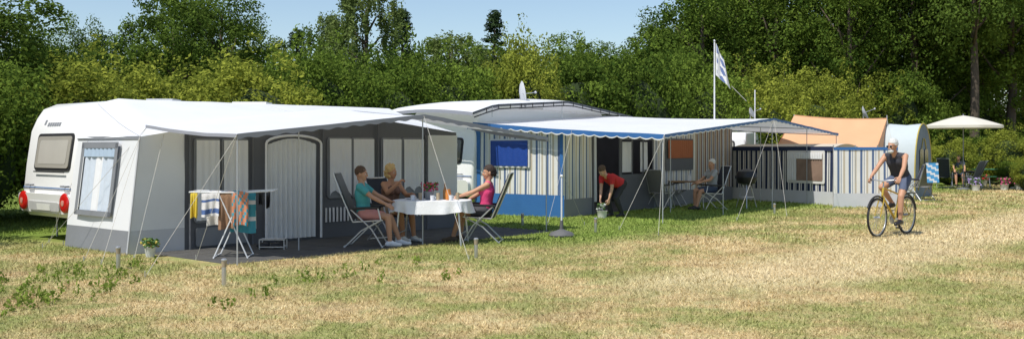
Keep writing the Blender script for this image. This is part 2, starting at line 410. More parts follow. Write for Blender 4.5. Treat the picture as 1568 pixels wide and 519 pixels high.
for i in range(34):
    px=-300+i*65+random.uniform(-20,20); 
    t_= 66 if px<1000 else (-20 if px>1100 else 20)
    place(trees[i%3],'tree',px,70+random.uniform(-5,8),t_+random.uniform(-8,12),9,12.6,7.6,dist)
for i,(px,d,ty,w) in enumerate([(1455,43,205,2.6),(1500,46,196,3),(1545,44,190,3),(1600,45,190,3.2),(1650,46,190,3),(1548,40,240,1.4),(1575,38,236,1.6)]):
    place(bushes[1 if i%2 else 2],'flowering_shrub',px,d,ty,w,5.1,4.6)

# ---------- caravan
def caravan(name,o,u,n,Lc,Wc,H,strip,rear_blind=True,lights=True):
    e=empty(name); W=Wall(o,u,n)
    prof=[(.10,.42),(.03,.55),(0,.85),(.05,1.35),(.14,1.95),(.24,H-.28),(.36,H-.1),(.6,H),(Lc*.5,H+.04),(Lc-.8,H),(Lc-.35,H-.35),(Lc-.05,1.4),(Lc,.9),(Lc-.25,.42)]
    k=len(prof)
    import bmesh
    bm=bmesh.new(); A=[bm.verts.new(W.pt(a,z,0)) for a,z in prof]; B=[bm.verts.new(W.pt(a,z,-Wc)) for a,z in prof]
    bm.faces.new(A); bm.faces.new(B[::-1])
    for i in range(k): bm.faces.new((A[i],B[i],B[(i+1)%k],A[(i+1)%k]))
    bmesh.ops.recalc_face_normals(bm,faces=bm.faces)
    ed=[x for x in bm.edges if (x.verts[0] in A and x.verts[1] in A) or (x.verts[0] in B and x.verts[1] in B)]
    bmesh.ops.bevel(bm,geom=ed,offset=.07,segments=4,affect='EDGES',profile=.5)
    me=bpy.data.meshes.new('body'); bm.to_mesh(me); bm.free(); me.materials.append(gel); me.shade_smooth(); me.set_sharp_from_angle(angle=math.radians(40)); link(me,'body',e)
    ur=lambda z: interp(z,[p[1] for p in prof[:8]],[p[0] for p in prof[:8]])
    rp=lambda a,z,off: W.pt(ur(z)-off,z,-a)
    m=MB()
    for wv in(-.02,-Wc+.22):
        c=W.pt(Lc*.52,.32,wv)
        R=Matrix((( u.x,0,n.x),(u.y,0,n.y),(0,1,0)))
        m.lathe(c,[(.2,-.2),(.31,-.19),(.32,-.1),(.32,-.08),(.31,-.01),(.2,0),(.19,-.03),(.05,-.02)],rubber,20,R); m.lathe(c,[(.19,-.035),(.05,-.01)],steel,16,R)
    m.tube([W.pt(Lc-.2,.42,-Wc/2),W.pt(Lc+1.1,.42,-Wc/2)],.04,steel)
    for a in(.3,Wc-.3):
        for s_ in(.5,Lc-.6): m.tube([W.pt(s_,0,-a),W.pt(s_,.45,-a)],.02,steel)
    m.obj('chassis',e)
    m=MB()
    rpanel(m,rp,.36,Wc-.42,1.24,1.90,.0,.02,.09,rubber); rpanel(m,rp,.41,Wc-.47,1.29,1.85,.02,.035,.07,glasspale if rear_blind else glass)
    rpanel(m,rp,.52,Wc-.58,1.36,1.78,.035,.038,.05,mat('blind_light',(.42,.40,.36),.3,.15,2))
    m.tube([rp(.5,1.22,.05),rp(Wc-.5,1.22,.05)],.012,rubber)
    m.obj('rear_window',e)
    m=MB()
    rpanel(m,rp,.06,Wc-.06,.50,.84,.0,.11,.10,gel); rpanel(m,rp,.5,Wc-.5,.54,.70,.11,.125,.04,mat('bumper_grey',(.5,.5,.5),.4))
    for a in((.28,Wc-.28) if lights else ()):
        R=Matrix((( n.x,0,-u.x),(n.y,0,-u.y),(0,1,0)))
        m.lathe(rp(a,.70,.10),[(.17,0),(.17,.02),(.15,.04),(.10,.05),(.03,.05)],redl,20,R)
        m.lathe(rp(a,.70,.145),[(.05,0),(.05,.012),(.02,.015)],mat('light_lens',(.55,.25,.2),.2),14,R)
    rpanel(m,rp,Wc/2-.26,Wc/2+.26,.55,.66,.125,.13,.01,mat('plate',(.7,.7,.66),.4))
    for k_ in(-.5,.5): m.tube([rp(Wc/2+k_*1.6,.98,.02),rp(Wc/2+k_*1.6,.98,.08),rp(Wc/2+k_*1.2,.98,.08),rp(Wc/2+k_*1.2,.98,.02)],.015,mgrey)
    m.obj('bumper_and_lights',e)
    m=MB()
    rpanel(m,rp,.03,Wc-.03,.90,.92,0,.004,.005,mgrey); rpanel(m,rp,.03,Wc-.03,.93,.945,0,.004,.005,strip)
    for i in range(6): rpanel(m,rp,Wc/2-.05+.09*i,Wc/2+.02+.09*i,2.03,2.10,0,.005,.01,mgrey)
    rpanel(m,rp,Wc/2+.55,Wc/2+.62,2.06,2.15,0,.005,.01,mgrey)
    m.tube([W.pt(.16,.5,-.0),W.pt(.2,1.3,.0),W.pt(.32,2.2,.0)],.012,lgrey)
    m.obj('trim',e)
    m=MB(); m.box(W.pt(2.2,H+.06,-Wc/2),(.5,.5,.12),lgrey); m.box(W.pt(4.2,H+.07,-Wc/2),(.7,.5,.12),gel); m.obj('roof_hatches',e)
    return e,W,rp
B1=C1-n1*2.1
caravan('caravan',B1,u1,n1,7.0,2.2,2.46,blue)

# ---------- awning 1
aw=empty('awning_tent')
zt1=lambda a: interp(a,[0,.7,3.9,7.0],[1.82,1.93,2.30,1.96])
zb1=2.50
m=MB()
def roof(u,v):
    a=7.0*u; zf=zt1(a); n=-2.1*(1-v); zb=interp(a,[0,.35,7],[2.40,zb1,zb1+.02])
    z=zb+(zf-zb)*v-.05*math.sin(math.pi*v)+.012*mnoise.noise(V((a*1.5,v*4,0)))
    return W1.pt(a+.35*(1-u)*(1-v),z,n)
m.grid(roof,36,10,white)
def hip(u,v):
    top=roof(0,u); bot=W1.pt(-.02,1.80+.02*u,-2.1*(1-u)); return bot.lerp(top,v)+(-u1)*(.05*math.sin(math.pi*v))*(1-u)
m.grid(hip,8,6,white)
m.tube([roof(0,t/8)+V((0,0,.006)) for t in range(9)],.008,lgrey)
m.tube([roof(.5,t/8)+V((0,0,.0)) for t in range(9)],.012,lgrey)
m.obj('roof',aw)
WS=Wall(B1,n1,-u1) # side wall, runs from caravan outward
m=MB()
lean=.22
def side(a,z): return WS.pt(a,z,lean*(1-z/1.8)+rip(a,z,.8))
m.grid(lambda u,v: side(2.1*u,.36+1.44*v),16,10,white)
m.grid(lambda u,v: side(2.1*u,-.0+.36*v),16,3,mgrey)
m.grid(lambda u,v: side(2.1*u,1.78+.05*v)-u1*.015,16,1,mgrey)
sfn=lambda a,z,off: WS.pt(a,z,lean*(1-z/1.8)+.015+off)
rpanel(m,sfn,.35,1.55,.55,1.72,0,.006,.05,lgrey)
m.grid(lambda u,v: sfn(.43+1.04*u,.63+1.02*v,.02+.012*math.sin(u*34)),60,4,lambda u,v: lace if (abs(u-.5)>.12) else curtain)
m.grid(lambda u,v: sfn(.40+1.10*u,1.5+.18*v,.045+.008*math.sin(u*50)),40,2,mat('valance_blue',(.38,.48,.60),.7,.1,10,0,0,.1))
for a0,a1,b0,b1 in((.33,.43,.55,1.72),(1.47,1.57,.55,1.72),(.33,1.57,.55,.63),(.33,1.57,1.64,1.74)):
    m.quad(sfn(a0,b0,.055),sfn(a1,b0,.055),sfn(a1,b1,.055),sfn(a0,b1,.055),mgrey)
m.tube([side(2.1,.0),side(2.1,1.8)],.015,lgrey)
m.obj('side_wall',aw)
# front wall
m=MB()
def cb(z): return lean*(1-z/1.8)
at=W1.at
m.grid(lambda u,v:(W1.pt(-cb(.36+ (1.46)*v)*(1-u)+.76*u,.36+(zt1(.76*u)-.36)*v,.02*mnoise.noise(V((u*2,v*3,1))))),8,8,white)
m.grid(lambda u,v:(W1.pt(-cb(.36*v)*(1-u)+.76*u,.36*v,0)),6,2,lgrey)
wallsheet(m,W1,.76,7.0,0,zt1,0,dgrey,.4)
def win(px0,px1,z0,z1,cz=None,cm=curtain,sc=0):
    a0,a1=at(px0),at(px1)
    rpanel(m,W1.pt,a0,a1,z0,z1,.01,.03,.06,mgrey)
    pleat(m,W1,a0+.03,a1-.03,z0+.04,z1-.03,.055,.014,.13,cm,sc)
win(296,336,.42,1.80); win(338,379,.42,1.80)
rpanel(m,W1.pt,.95,1.93,.04,.34,.012,.03,.03,mgrey)
a0,a1=at(403),at(487)
arch=[W1.pt(a0,0.03,.09)]+[W1.pt((a0+a1)/2-(a1-a0)/2*math.cos(math.pi*k/12),1.72+.14*math.sin(math.pi*k/12),.09) for k in range(13)]+[W1.pt(a1,.03,.09)]
m.tube(arch,.022,curtain,6)
pleat(m,W1,a0+.07,a1-.07,.05,lambda a:1.68+.13*math.sin(math.pi*(a-a0)/(a1-a0)),.05,.03,.105,curtgrey)
win(500,537,.72,1.84,cm=curtain,sc=.10); win(537,572,.72,1.84,cm=curtain,sc=.10)
win(582,614,.74,1.84,sc=.1); win(614,648,.74,1.84,sc=.1)
for p0,p1 in((498,572),(583,648)):
    a0,a1=at(p0),at(p1); a=a0
    while a<a1: m.box(W1.pt(a,.42,.03),(.03,.03,.26),curtain); a+=.085
m.grid(lambda u,v:W1.pt(6.1+.9*u,.3+1.6*v,.03),4,4,curtain)
for p in(290,386,493,577,652): 
    a=at(p); m.tube([W1.pt(a-.02,0,.06),W1.pt(a-.02,zt1(a),.06)],.02,dgrey)
m.obj('front_wall',aw)
m=MB(); m.grid(lambda u,v: C1+u1*7.0-n1*2.1*(1-u)+V((0,0,(1.96+.5*(1-u))*v)),8,8,lgrey); m.obj('far_side_wall',aw)
# canopy
zcb=lambda a: interp(a,[.1,3.9,7.4],[1.99,2.38,2.10]); zcf=lambda a: interp(a,[.1,3.9,7.5],[1.83,2.20,1.84])
def can(u,v):
    a=.1+7.35*u; z=zcb(a)*(1-v)+zcf(a)*v
    sag=.05*math.sin(math.pi*v)*(.6+.4*math.sin(math.pi*((u*2)%1)))
    n=(2.5-.4*u)*v
    return W1.pt(a,z-sag+.008*mnoise.noise(V((a*2,v*5,3))),n)
m=MB(); m.grid(can,40,14,canopyw); m.obj('canopy',aw)
m=MB()
m.grid(lambda u,v: can(u,1)+n1*.012+V((0,0,.012-(.070+.012*math.cos(u*2*math.pi*22))*v)),176,2,canopyg)
m.grid(lambda u,v: can(0,u)-u1*.012+V((0,0,.012-(.05)*v)),20,2,canopyg)
m.grid(lambda u,v: can(1,u)+u1*.012+V((0,0,.012-(.09)*v)),20,2,canopyg)
m.grid(lambda u,v: can(u,1-.03*v)+V((0,0,.008)),80,1,canopyg)
m.obj('valance',aw)
m=MB()
for u in(0.003,.515,.997):
    m.tube([can(u,.02)-V((0,0,.03)),can(u,.98)-V((0,0,.04))],.012,steel)
    p=can(u,.99); m.tube([V((p.x,p.y,0)),V((p.x,p.y,p.z-.02))],.011,polew)
for i in(0,1):
    m.tube([can(.003+.51*i,.98)-V((0,0,.03)),can(.515+.48*i,.98)-V((0,0,.03))],.012,steel)
p=can(.25,.6); m.tube([V((p.x,p.y,0)),p-V((0,0,.02))],.010,polew)
m.obj('poles',aw)
def ropes(name,L_,parent,r=.0035):
    m=MB()
    for a,b in L_:
        m.tube([a,b],r,rope,5)
        if b.z<.05: m.tube([b+V((0,0,-.03)),b+V((0,0,.08))],.007,steel,5)
    m.obj(name,parent)
cf=can(0,1); cr=can(1,1); cm_=can(.515,1)
ropes('guy_ropes',[(W1.pt(0,1.82,0),G(128,400)),(W1.pt(0,1.82,0),G(155,405)),(can(0,.02),G(97,375)),(can(0,.02),G(65,380)),(cf,G(222,424)),(cf,G(300,398)),(W1.pt(.4,1.86,0),G(205,398)),
  (cr,G(895,345)),(cm_,G(718,398)),(WS.pt(.4,1.8,0),G(75,372))],aw)
pm=mat('patio_tiles',(.075,.073,.07),.85,.35,4,.4)
m=MB()
a=.1
while a<7.3:
    b=0.02
    while b<2.3:
        if not(b>1.9 and random.random()<.12): m.slab([W1.pt(a,.004,b),W1.pt(a+.485,.004,b),W1.pt(a+.485,.004,b+.37),W1.pt(a,.004,b+.37)][::-1],-.012,pm)
        b+=.38
    a+=.5
m.obj('patio',None)

# ---------- unit 2 : caravan + blue striped awning
B2=K-n2*2.55
e2,Wc2,rp2=caravan('caravan',B2-u2*.2,u2,n2,7.2,2.2,2.66,blue,False,False)
m=MB(); rpanel(m,rp2,.03,.30,.5,2.2,.004,.01,.03,blue)
for i in range(5): rpanel(m,rp2,.5+.12*i,.59+.12*i,1.04,1.13,0,.006,.01,dgrey)
m.obj('markings',e2)
aw2=empty('awning_tent')
zbk=lambda a: interp(a,[-.3,6.2,11.8],[2.26,2.6,2.34]); zfr=lambda a: interp(a,[-.3,6.2,11.8],[1.92,2.43,2.08])
def roof2(u,v):
    a=-.3+12.1*u; z=zbk(a)*(1-v)+zfr(a)*v-.06*math.sin(math.pi*v)*(.5+.5*abs(math.sin(math.pi*u*4)))
    return W2.pt(a,z+.01*mnoise.noise(V((a*2,v*6,5))),-2.45+5.25*v)
def rz2(a,n): 
    v=(n+2.45)/5.25; return zbk(a)*(1-v)+zfr(a)*v-.09
m=MB(); m.grid(roof2,60,20,canopyw); m.obj('roof',aw2)
m=MB()
sc=lambda u,k: .07+.03*abs(math.sin(u*math.pi*k))
m.grid(lambda u,v: roof2(u,1)+n2*.012+V((0,0,.015-sc(u,40)*v)),240,4,lambda u,v: blue if v<.75 else stripew)
m.grid(lambda u,v: roof2(0,u)-u2*.012+V((0,0,.015-1.4*sc(u,18)*v)),108,5,lambda u,v: blue if v<.8 else stripew)
m.obj('valance',aw2)
WS2=Wall(B2,n2,-u2)
m=MB()
ts=lambda a: rz2(0,a-2.55)
stripes(m,WS2,.1,2.55,.52,ts,0,PAT,.6)
wallsheet(m,WS2,-.05,2.60,.0,.52,.012,blue,.6)
rpanel(m,WS2.pt,.42,1.62,1.16,1.86,.02,.04,.03,stripew); 
m.grid(lambda u,v: WS2.pt(.46+1.12*u,1.20+.62*v,.055+.01*math.sin(u*40)*(1-v)),40,3,bluew)
wallsheet(m,WS2,-.02,.12,.5,ts,.02,blue,.3); wallsheet(m,WS2,2.48,2.57,.5,ts,.02,blue,.3)
m.obj('side_wall',aw2)
m=MB()
tf=lambda a: rz2(a,0)-.0
a2=W2.at
stripes(m,W2,0,a2(906),.42,tf,0,PAT,.6); wallsheet(m,W2,0,a2(906),0,.42,.01,mgrey,.4)
for p in(907,948):
    a=a2(p); m.tube([W2.pt(a,0,.02),W2.pt(a,tf(a),.02)],.03,dgrey)
wallsheet(m,W2,a2(907),a2(948),1.95,tf,0,stripew,.2)
pleat(m,W2,a2(909),a2(916),.3,1.95,-.05,.03,.07,curtgrey)
def win2(p0,p1,z0,z1,cm,frame=stripew):
    a0,a1=a2(p0),a2(p1)
    wallsheet(m,W2,a0,a1,.4,z0,0,frame,.3); wallsheet(m,W2,a0,a1,z1,tf,0,frame,.3)
    wallsheet(m,W2,a0,a0+.08,z0,z1,0,frame,.2,nu=1); wallsheet(m,W2,a1-.08,a1,z0,z1,0,frame,.2,nu=1)
    wallsheet(m,W2,a0,a1,0,.4,.01,dgrey,.4)
    for k in(.33,.66): 
        a=a0+(a1-a0)*k; m.tube([W2.pt(a,z0,.01),W2.pt(a,z1,.01)],.02,frame)
win2(950,1001,.95,1.85,curtain,dgrey)
shade_in=mat('interior_shade_dark',(.055,.055,.06),.8,.2,3)  # added dark backing; interior shade put into colour, also on end wall and floor
wallsheet(m,W2,.05,9.9,.02,lambda a: rz2(a,-2.4)-.02,-2.42,shade_in,.3); m.grid(lambda u,v: W2.pt(9.95,2.1*v,-2.4*u),6,4,shade_in)
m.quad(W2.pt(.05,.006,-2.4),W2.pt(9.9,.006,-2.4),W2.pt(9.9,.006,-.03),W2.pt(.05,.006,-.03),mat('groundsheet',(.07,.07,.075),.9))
pleat(m,W2,a2(958),a2(972),1.0,1.8,-.1,.02,.1,curtain); pleat(m,W2,a2(985),a2(996),1.0,1.8,-.1,.02,.1,curtain)
stripes(m,W2,a2(1001),a2(1064),.42,tf,0,PAT,.6); wallsheet(m,W2,a2(1001),a2(1064),0,.42,.01,mgrey,.4)
rpanel(m,W2.pt,a2(1018),a2(1060),1.0,1.9,.02,.035,.04,dgrey); 
pleat(m,W2,a2(1020),a2(1058),1.35,1.86,.06,.015,.12,mat('curtain_rust',(.38,.13,.06),.8,.1,5))
stripes(m,W2,a2(1064),10.0,.42,tf,0,[(stripet,.12),(mat('stripe_brown',(.20,.10,.06),.7),.08),(stripew,.05),(stripeb,.05)],.6); wallsheet(m,W2,a2(1064),10.0,0,.42,.01,mgrey,.4)
m.obj('front_wall',aw2)
m=MB()
for u in(0.003,.54,.997,.27,.77):
    m.tube([roof2(u,.02)-V((0,0,.05)),roof2(u,.99)-V((0,0,.05))],.014,steel)
    p=roof2(u,.99); m.tube([V((p.x,p.y,0)),p-V((0,0,.02))],.012,polew)
    if u in(.27,.54,.77): 
        p=roof2(u,.72); m.tube([V((p.x,p.y,0)),p-V((0,0,.02))],.011,polew)
for k in range(2): m.tube([roof2(.003+.535*k,.985)-V((0,0,.03)),roof2(.54+.455*k,.985)-V((0,0,.03))],.014,steel)
m.obj('poles',aw2)
r=roof2
ropes('guy_ropes',[(r(0,1),G(948,352)),(r(0,1),G(1008,362)),(r(.54,1),G(1205,332)),(r(1,1),G(1275,322)),(r(.54,1),G(1128,338)),(r(0,.55),G(838,345))],aw2)
# weather cover over caravan 2 with curved rack
m=MB()
def cov(u,v):
    a=-.9+8.0*u; w=-2.0+ -3.1*v
    z=interp(a,[-.9,0,3.4,7.1],[2.50,2.72,2.93,2.60])+.10*math.sin(math.pi*v)
    return W2.pt(a,z,w)
m.grid(cov,20,8,canopyw)
m.grid(lambda u,v: cov(u,0)+n2*.01-V((0,0,.06*v)),30,1,dgrey)
m.grid(lambda u,v: cov(0,u)-u2*.01-V((0,0,.08*v)),12,1,canopyg)
m.tube([cov(k/16,0)+n2*.06-V((0,0,.12)) for k in range(17)],.016,black)
for k in range(1,16): m.tube([cov(k/16,0)+n2*.05,cov(k/16,0)+n2*.05-V((0,0,.14))],.012,black)
for k in(.1,.5,.9): m.tube([cov(k,0)-V((0,0,.02)),V((cov(k,0).x,cov(k,0).y,2.4))],.012,steel)
m.obj('caravan_roof_cover')
def dish(px,py,d,r_,zb,yaw=-1.2,tilt=.5):
    e=empty('satellite_dish'); c=P(px,d,Z(py,d)); m=MB()
    R=Matrix.Rotation(yaw,3,'Z')@Matrix.Rotation(math.pi/2-tilt,3,'Y')
    m.lathe(c,[(r_,.09),(r_*.8,.055),(r_*.5,.022),(.02,0),(.02,-.02),(r_*.5,.0),(r_*.8,.035),(r_*1.01,.085)],lgrey,18,R); m.obj('reflector',e)
    m=MB(); m.tube([c,V((c.x,c.y,zb))],.02,steel); m.tube([c-R@V((0,r_*.9,0)),c+R@V((0,0,.4))],.01,steel); m.ell(c+R@V((0,0,.42)),.035,lgrey); m.obj('mast',e)
dish(797,145,27,.36,2.7,.15,.15); dish(1322,174,36,.26,0,-.4,.4); dish(1149,174,38,.22,0,-.5,.4)
# flag
fp=empty('flagpole'); b=P(1094,32.5); m=MB(); m.tube([b,b+V((0,0,Z(64,32.5)))],[.035,.02],white,8); m.ell(b+V((0,0,Z(63,32.5))),.04,steel); m.obj('pole',fp)
m=MB(); fw=mat('flag_blue',(.16,.22,.42),.7,.1,5,0,0,.3); ft=Z(66,32.5)
def flag(u,v):
    return b+V((.03+.46*u*(.6+.5*v)+.0,-.10*math.sin(u*9+v*2)*u-.05,ft-1.05*v-.62*u*(1.0-.25*v)))
def flagm(u,v):
    q=math.sin(u*11+v*3)+math.sin(v*17-u*5)
    return fw if (q>.35 and .06<u<.94) else stripew
m.grid(flag,26,30,flagm); m.obj('flag',fp)
m=MB(); pole2=P(1156,34); m.tube([pole2,pole2+V((0,0,Z(138,34)))],.02,white); m.tube([P(1120,32.5,Z(132,32.5)),P(1143,32.5,Z(155,32.5)),],.008,rope); m.obj('antenna_mast')

# ---------- unit 3
aw3=empty('striped_tent')
A3=V((7.05,32.0,0)); B3=V((9.2,28.5,0)); uu=(B3-A3).normalized()
nn=V((uu.y,-uu.x,0)); nn=nn if nn.y<0 else -nn
W3=Wall(A3,uu,nn); L3=(B3-A3).length
m=MB(); ztop=1.66
stripes(m,W3,0,L3,.38,ztop,0,PATN,.5); wallsheet(m,W3,0,L3,0,.38,.01,lgrey,.5)
wallsheet(m,W3,0,L3,1.55,1.68,.02,navy,.3)
a0,a1=W3.at(1206),W3.at(1264)
rpanel(m,W3.pt,a0,a1,.6,1.56,.02,.035,.05,stripew); rpanel(m,W3.pt,a0+.07,a1-.07,.68,1.50,.035,.045,.05,mat('tent_window',(.25,.17,.13),.15,.5,3,0,0,0,.8))
pleat(m,W3,a0+.06,a0+.4,.68,1.5,.06,.012,.09,curtain); pleat(m,W3,a0+.06,a1-.06,1.32,1.5,.075,.012,.09,curtain)
for t in(0,.33,.66,1): m.tube([W3.pt(L3*t,0,-.01),W3.pt(L3*t,1.72,-.01)],.015,steel)
m.obj('side_wall',aw3)
m=MB()
m.grid(lambda u,v: A3.lerp(B3,u)+V((.62,.78,0))*2.2*v+V((0,0,1.64+.12*math.sin(math.pi*v))),10,8,mat('cream_canvas',(.62,.55,.45),.7,.08,2,.2,0,.15)); m.obj('roof',aw3)
caravan('caravan',V((8.3,35.5,0)),V((.35,.94,0)).normalized(),V((.94,-.35,0)).normalized(),5,2.1,2.2,blue)
wb=empty('windbreak'); Ww=Wall((8.95,27.7),(1,-.06),(-.06,-1)); m=MB()
stripes(m,Ww,0,1.75,.38,1.62,0,PAT,.7); wallsheet(m,Ww,0,1.75,0,.38,.01,lgrey,.5); wallsheet(m,Ww,0,1.75,1.58,1.66,.012,blue,.3)
for t in(0,.6,1.2,1.75): m.tube([Ww.pt(t,0,-.02),Ww.pt(t,1.72,-.02)],.014,steel)
m.obj('screen',wb)
ot=empty('ridge_tent'); m=MB(); d0=33.0
def rid(u): return P(1216+142*u,d0+.6,Z(177+5*u,d0+.6)-.06*math.sin(math.pi*u))
def oroof(u,v):
    if v<.5: 
        t=v*2; a=P(1186+156*u,d0-.9,Z(229,d0)); return a.lerp(rid(u),t)+V((0,0,-.07*math.sin(math.pi*t)+.04*mnoise.noise(V((u*6,v*6,0)))))
    t=v*2-1; a=P(1186+156*u,d0+2.6,1.5); return rid(u).lerp(a,t)
m.grid(oroof,20,16,orange); m.grid(lambda u,v: P(1186+156*u,d0-.9,Z(229,d0)*v),14,4,orange)
for uq in(0,1): m.add([oroof(uq,0),oroof(uq,.5),oroof(uq,1),V((oroof(uq,1).x,oroof(uq,1).y,0)),V((oroof(uq,0).x,oroof(uq,0).y,0))],[(0,1,2,3,4)],orange)
m.obj('canvas',ot); m=MB()
m.tube([oroof(0,.5)+V((0,0,.03)),V((oroof(0,.5).x,oroof(0,.5).y,0))],.02,steel); m.tube([oroof(1,.5)+V((0,0,.12)),V((oroof(1,.5).x,oroof(1,.5).y,0))],.02,steel)
m.tube([oroof(k/10,.5)+V((0,0,.008)) for k in range(11)],.014,orange); m.obj('poles',ot); ropes('guy_ropes',[(oroof(1,.5),P(1385,31.5)),(oroof(0,.5),P(1150,31))],ot)
dt_=empty('tunnel_tent'); m=MB(); c0=P(1414,33.2); hd=V((-.80,.60,0)); sd=V((.60,.80,0)).normalized()
def tun(u,v):
    q=math.pi*u
    x=-math.cos(q)*1.05*(1+.12*math.sin(q)); z=2.45*math.sin(q)**.75 if 0<u<1 else 0
    return c0+sd*x+hd*3.2*v+V((0,0,z*(1-.02*math.sin(math.pi*v*3)**2)))
m.grid(tun,24,12,greyblue)
f_=[tun(i/20,0) for i in range(21)]
m.add(f_,[tuple(range(21))],mat('tent_front_blue',(.16,.20,.25),.7,.3,3))
m.tube(f_,.022,yellow,6)
m.obj('canvas',dt_); m=MB()
for s_ in(-1,1):
    pts=[c0-hd*.02+sd*(.05*s_+.62*s_*t)+V((0,0,1.95-1.7*t**.6*abs(t))) for t in np.linspace(0,1,8)]
    m.tube(pts,.016,yellow,5)
rr=lambda a,z,o: c0+sd*a-hd*o+V((0,0,z)); rpanel(m,rr,-.5,-.08,.7,1.6,.02,.03,.1,glass); rpanel(m,rr,.08,.5,.7,1.6,.02,.03,.1,glass); m.obj('front_panels',dt_)

# ---------- furniture
def chair(name,loc,yaw,fab,H=1.15,rec=.22):
    e=empty(name); T=xf(loc,yaw); m=MB(); r=.013
    for s_ in(-1,1):
        y=.27*s_
        m.tube([T(.30,y,0),T(.12,y,.30),T(-.24,y,.64)],r,steel); m.tube([T(-.34,y,0),T(-.05,y,.28),T(.27,y,.45)],r,steel)
        m.tube([T(-.26,y,.64),T(.24,y,.66)],.022,black); m.tube([T(.22,y,.66),T(.27,y,.45)],r,steel)
        m.tube([T(-.20,y*.9,.42),T(-.20-rec*.8,y*.9,.9),T(-.20-rec*1.25,y*.9,H)],r,steel); m.tube([T(-.20,y*.9,.42),T(.30,y*.9,.45)],r,steel)
    m.tube([T(.30,-.27,.02),T(.30,.27,.02)],r,steel); m.tube([T(-.34,-.27,.02),T(-.34,.27,.02)],r,steel); m.tube([T(-.2-rec*1.25,-.243,H),T(-.2-rec*1.25,.243,H)],r,steel)
    m.obj('frame',e); m=MB()
    m.grid(lambda u,v: T(-.2+.5*u,(-.23+.46*v),.44+.01*u-.03*math.sin(math.pi*v)),6,6,fab)
    m.grid(lambda u,v: T(-.2-rec*1.22*u-.03*math.sin(math.pi*v),(-.235+.47*v),.45+(H-.45)*u),8,6,fab)
    m.grid(lambda u,v: T(-.185-rec*1.22*u-.03*math.sin(math.pi*v),(-.235+.47*v),.45+(H-.45)*u),8,6,fab)
    m.obj('seat_and_back',e)
    return e
TAB=P(662,17.1)
def table():
    e=empty('dining_table'); m=MB(); T=xf(TAB,-.12); a,b=.66,.46
    def top(u,v):
        q=2*math.pi*u; ce=abs(math.cos(q))**.6*math.copysign(1,math.cos(q)); se=abs(math.sin(q))**.6*math.copysign(1,math.sin(q))
        if v<.5: k=v*2; return T(a*ce*k,b*se*k,.752)
        k=v*2-1; fo=.025*math.sin(q*13)*k+.02*math.sin(q*7+1)*k
        drop=.16+.05*abs(math.cos(2*q))
        return T((a+.03*k+fo)*ce,(b+.03*k+fo)*se,.752-drop*k-.01*(k>0))
    m.grid(top,120,10,cloth_w); m.obj('tablecloth',e); m=MB()
    for sx in(-1,1):
        m.tube([T(.5*sx,-.32,.72),T(.56*sx,-.36,0)],.017,steel); m.tube([T(.5*sx,.32,.72),T(.56*sx,.36,0)],.017,steel); m.tube([T(.54*sx,-.35,.2),T(.54*sx,.35,.2)],.012,steel)
    m.tube([T(-.5,0,.70),T(.5,0,.70)],.02,steel); m.obj('legs',e)
    t=empty('flower_pot'); m=MB(); c=T(-.08,.1,.757); m.lathe(c,[(.06,0),(.085,.13),(.09,.14),(.08,.14),(.07,.12)],mat('zinc_pot',(.25,.26,.27),.5),16); m.obj('pot',t); m=MB()
    for i in range(120):
        q=random.random()*6.28; r_=random.random()**.5*.16; z=.15+random.random()*.14; fm=greenl if i%2 else (pinkf if random.random()<.6 else redf)
        p=c+V((math.cos(q)*r_,math.sin(q)*r_,z)); m.ell(p,(random.uniform(.012,.026),.02,.010),fm,Matrix.Rotation(random.random()*3,3,'X'),6,4)
    m.obj('flowers',t)
    items=[(.12,-.1,'g'),(.2,.12,'b'),(-.3,-.2,'c'),(.35,-.15,'c'),(-.2,-.05,'g'),(.42,.1,'g'),(.28,-.02,'j'),(.05,-.25,'c')]
    for x,y,k in items:
        c=T(x,y,.757); m=MB()
        if k=='c': m.lathe(c,[(.03,0),(.037,.08),(.038,.085),(.033,.085),(.03,.01)],white,12); m.tube([c+V((.035,0,.07)),c+V((.06,0,.05)),c+V((.034,0,.02))],.006,white); m.obj('cup')
        elif k=='g': m.lathe(c,[(.03,0),(.032,.12),(.028,.12),(.026,.01)],mat('tumbler',(.6,.5,.35),.1,.1,5,0,0,.4),12); m.obj('drinking_glass')
        elif k=='b': m.lathe(c,[(.035,0),(.037,.15),(.015,.21),(.013,.27),(.016,.275),(.01,.28)],mat('bottle_amber',(.12,.06,.02),.1),12); m.obj('bottle')
        else: m.lathe(c,[(.045,0),(.05,.1),(.04,.17),(.043,.18),(.038,.18),(.035,.02)],mat('jug',(.55,.2,.05),.3),12); m.obj('jug')
    m=MB(); m.lathe(T(-.4,.1,.757),[(.05,0),(.11,.015),(.108,.018),(.05,.006)],white,18); m.obj('plate')
table()
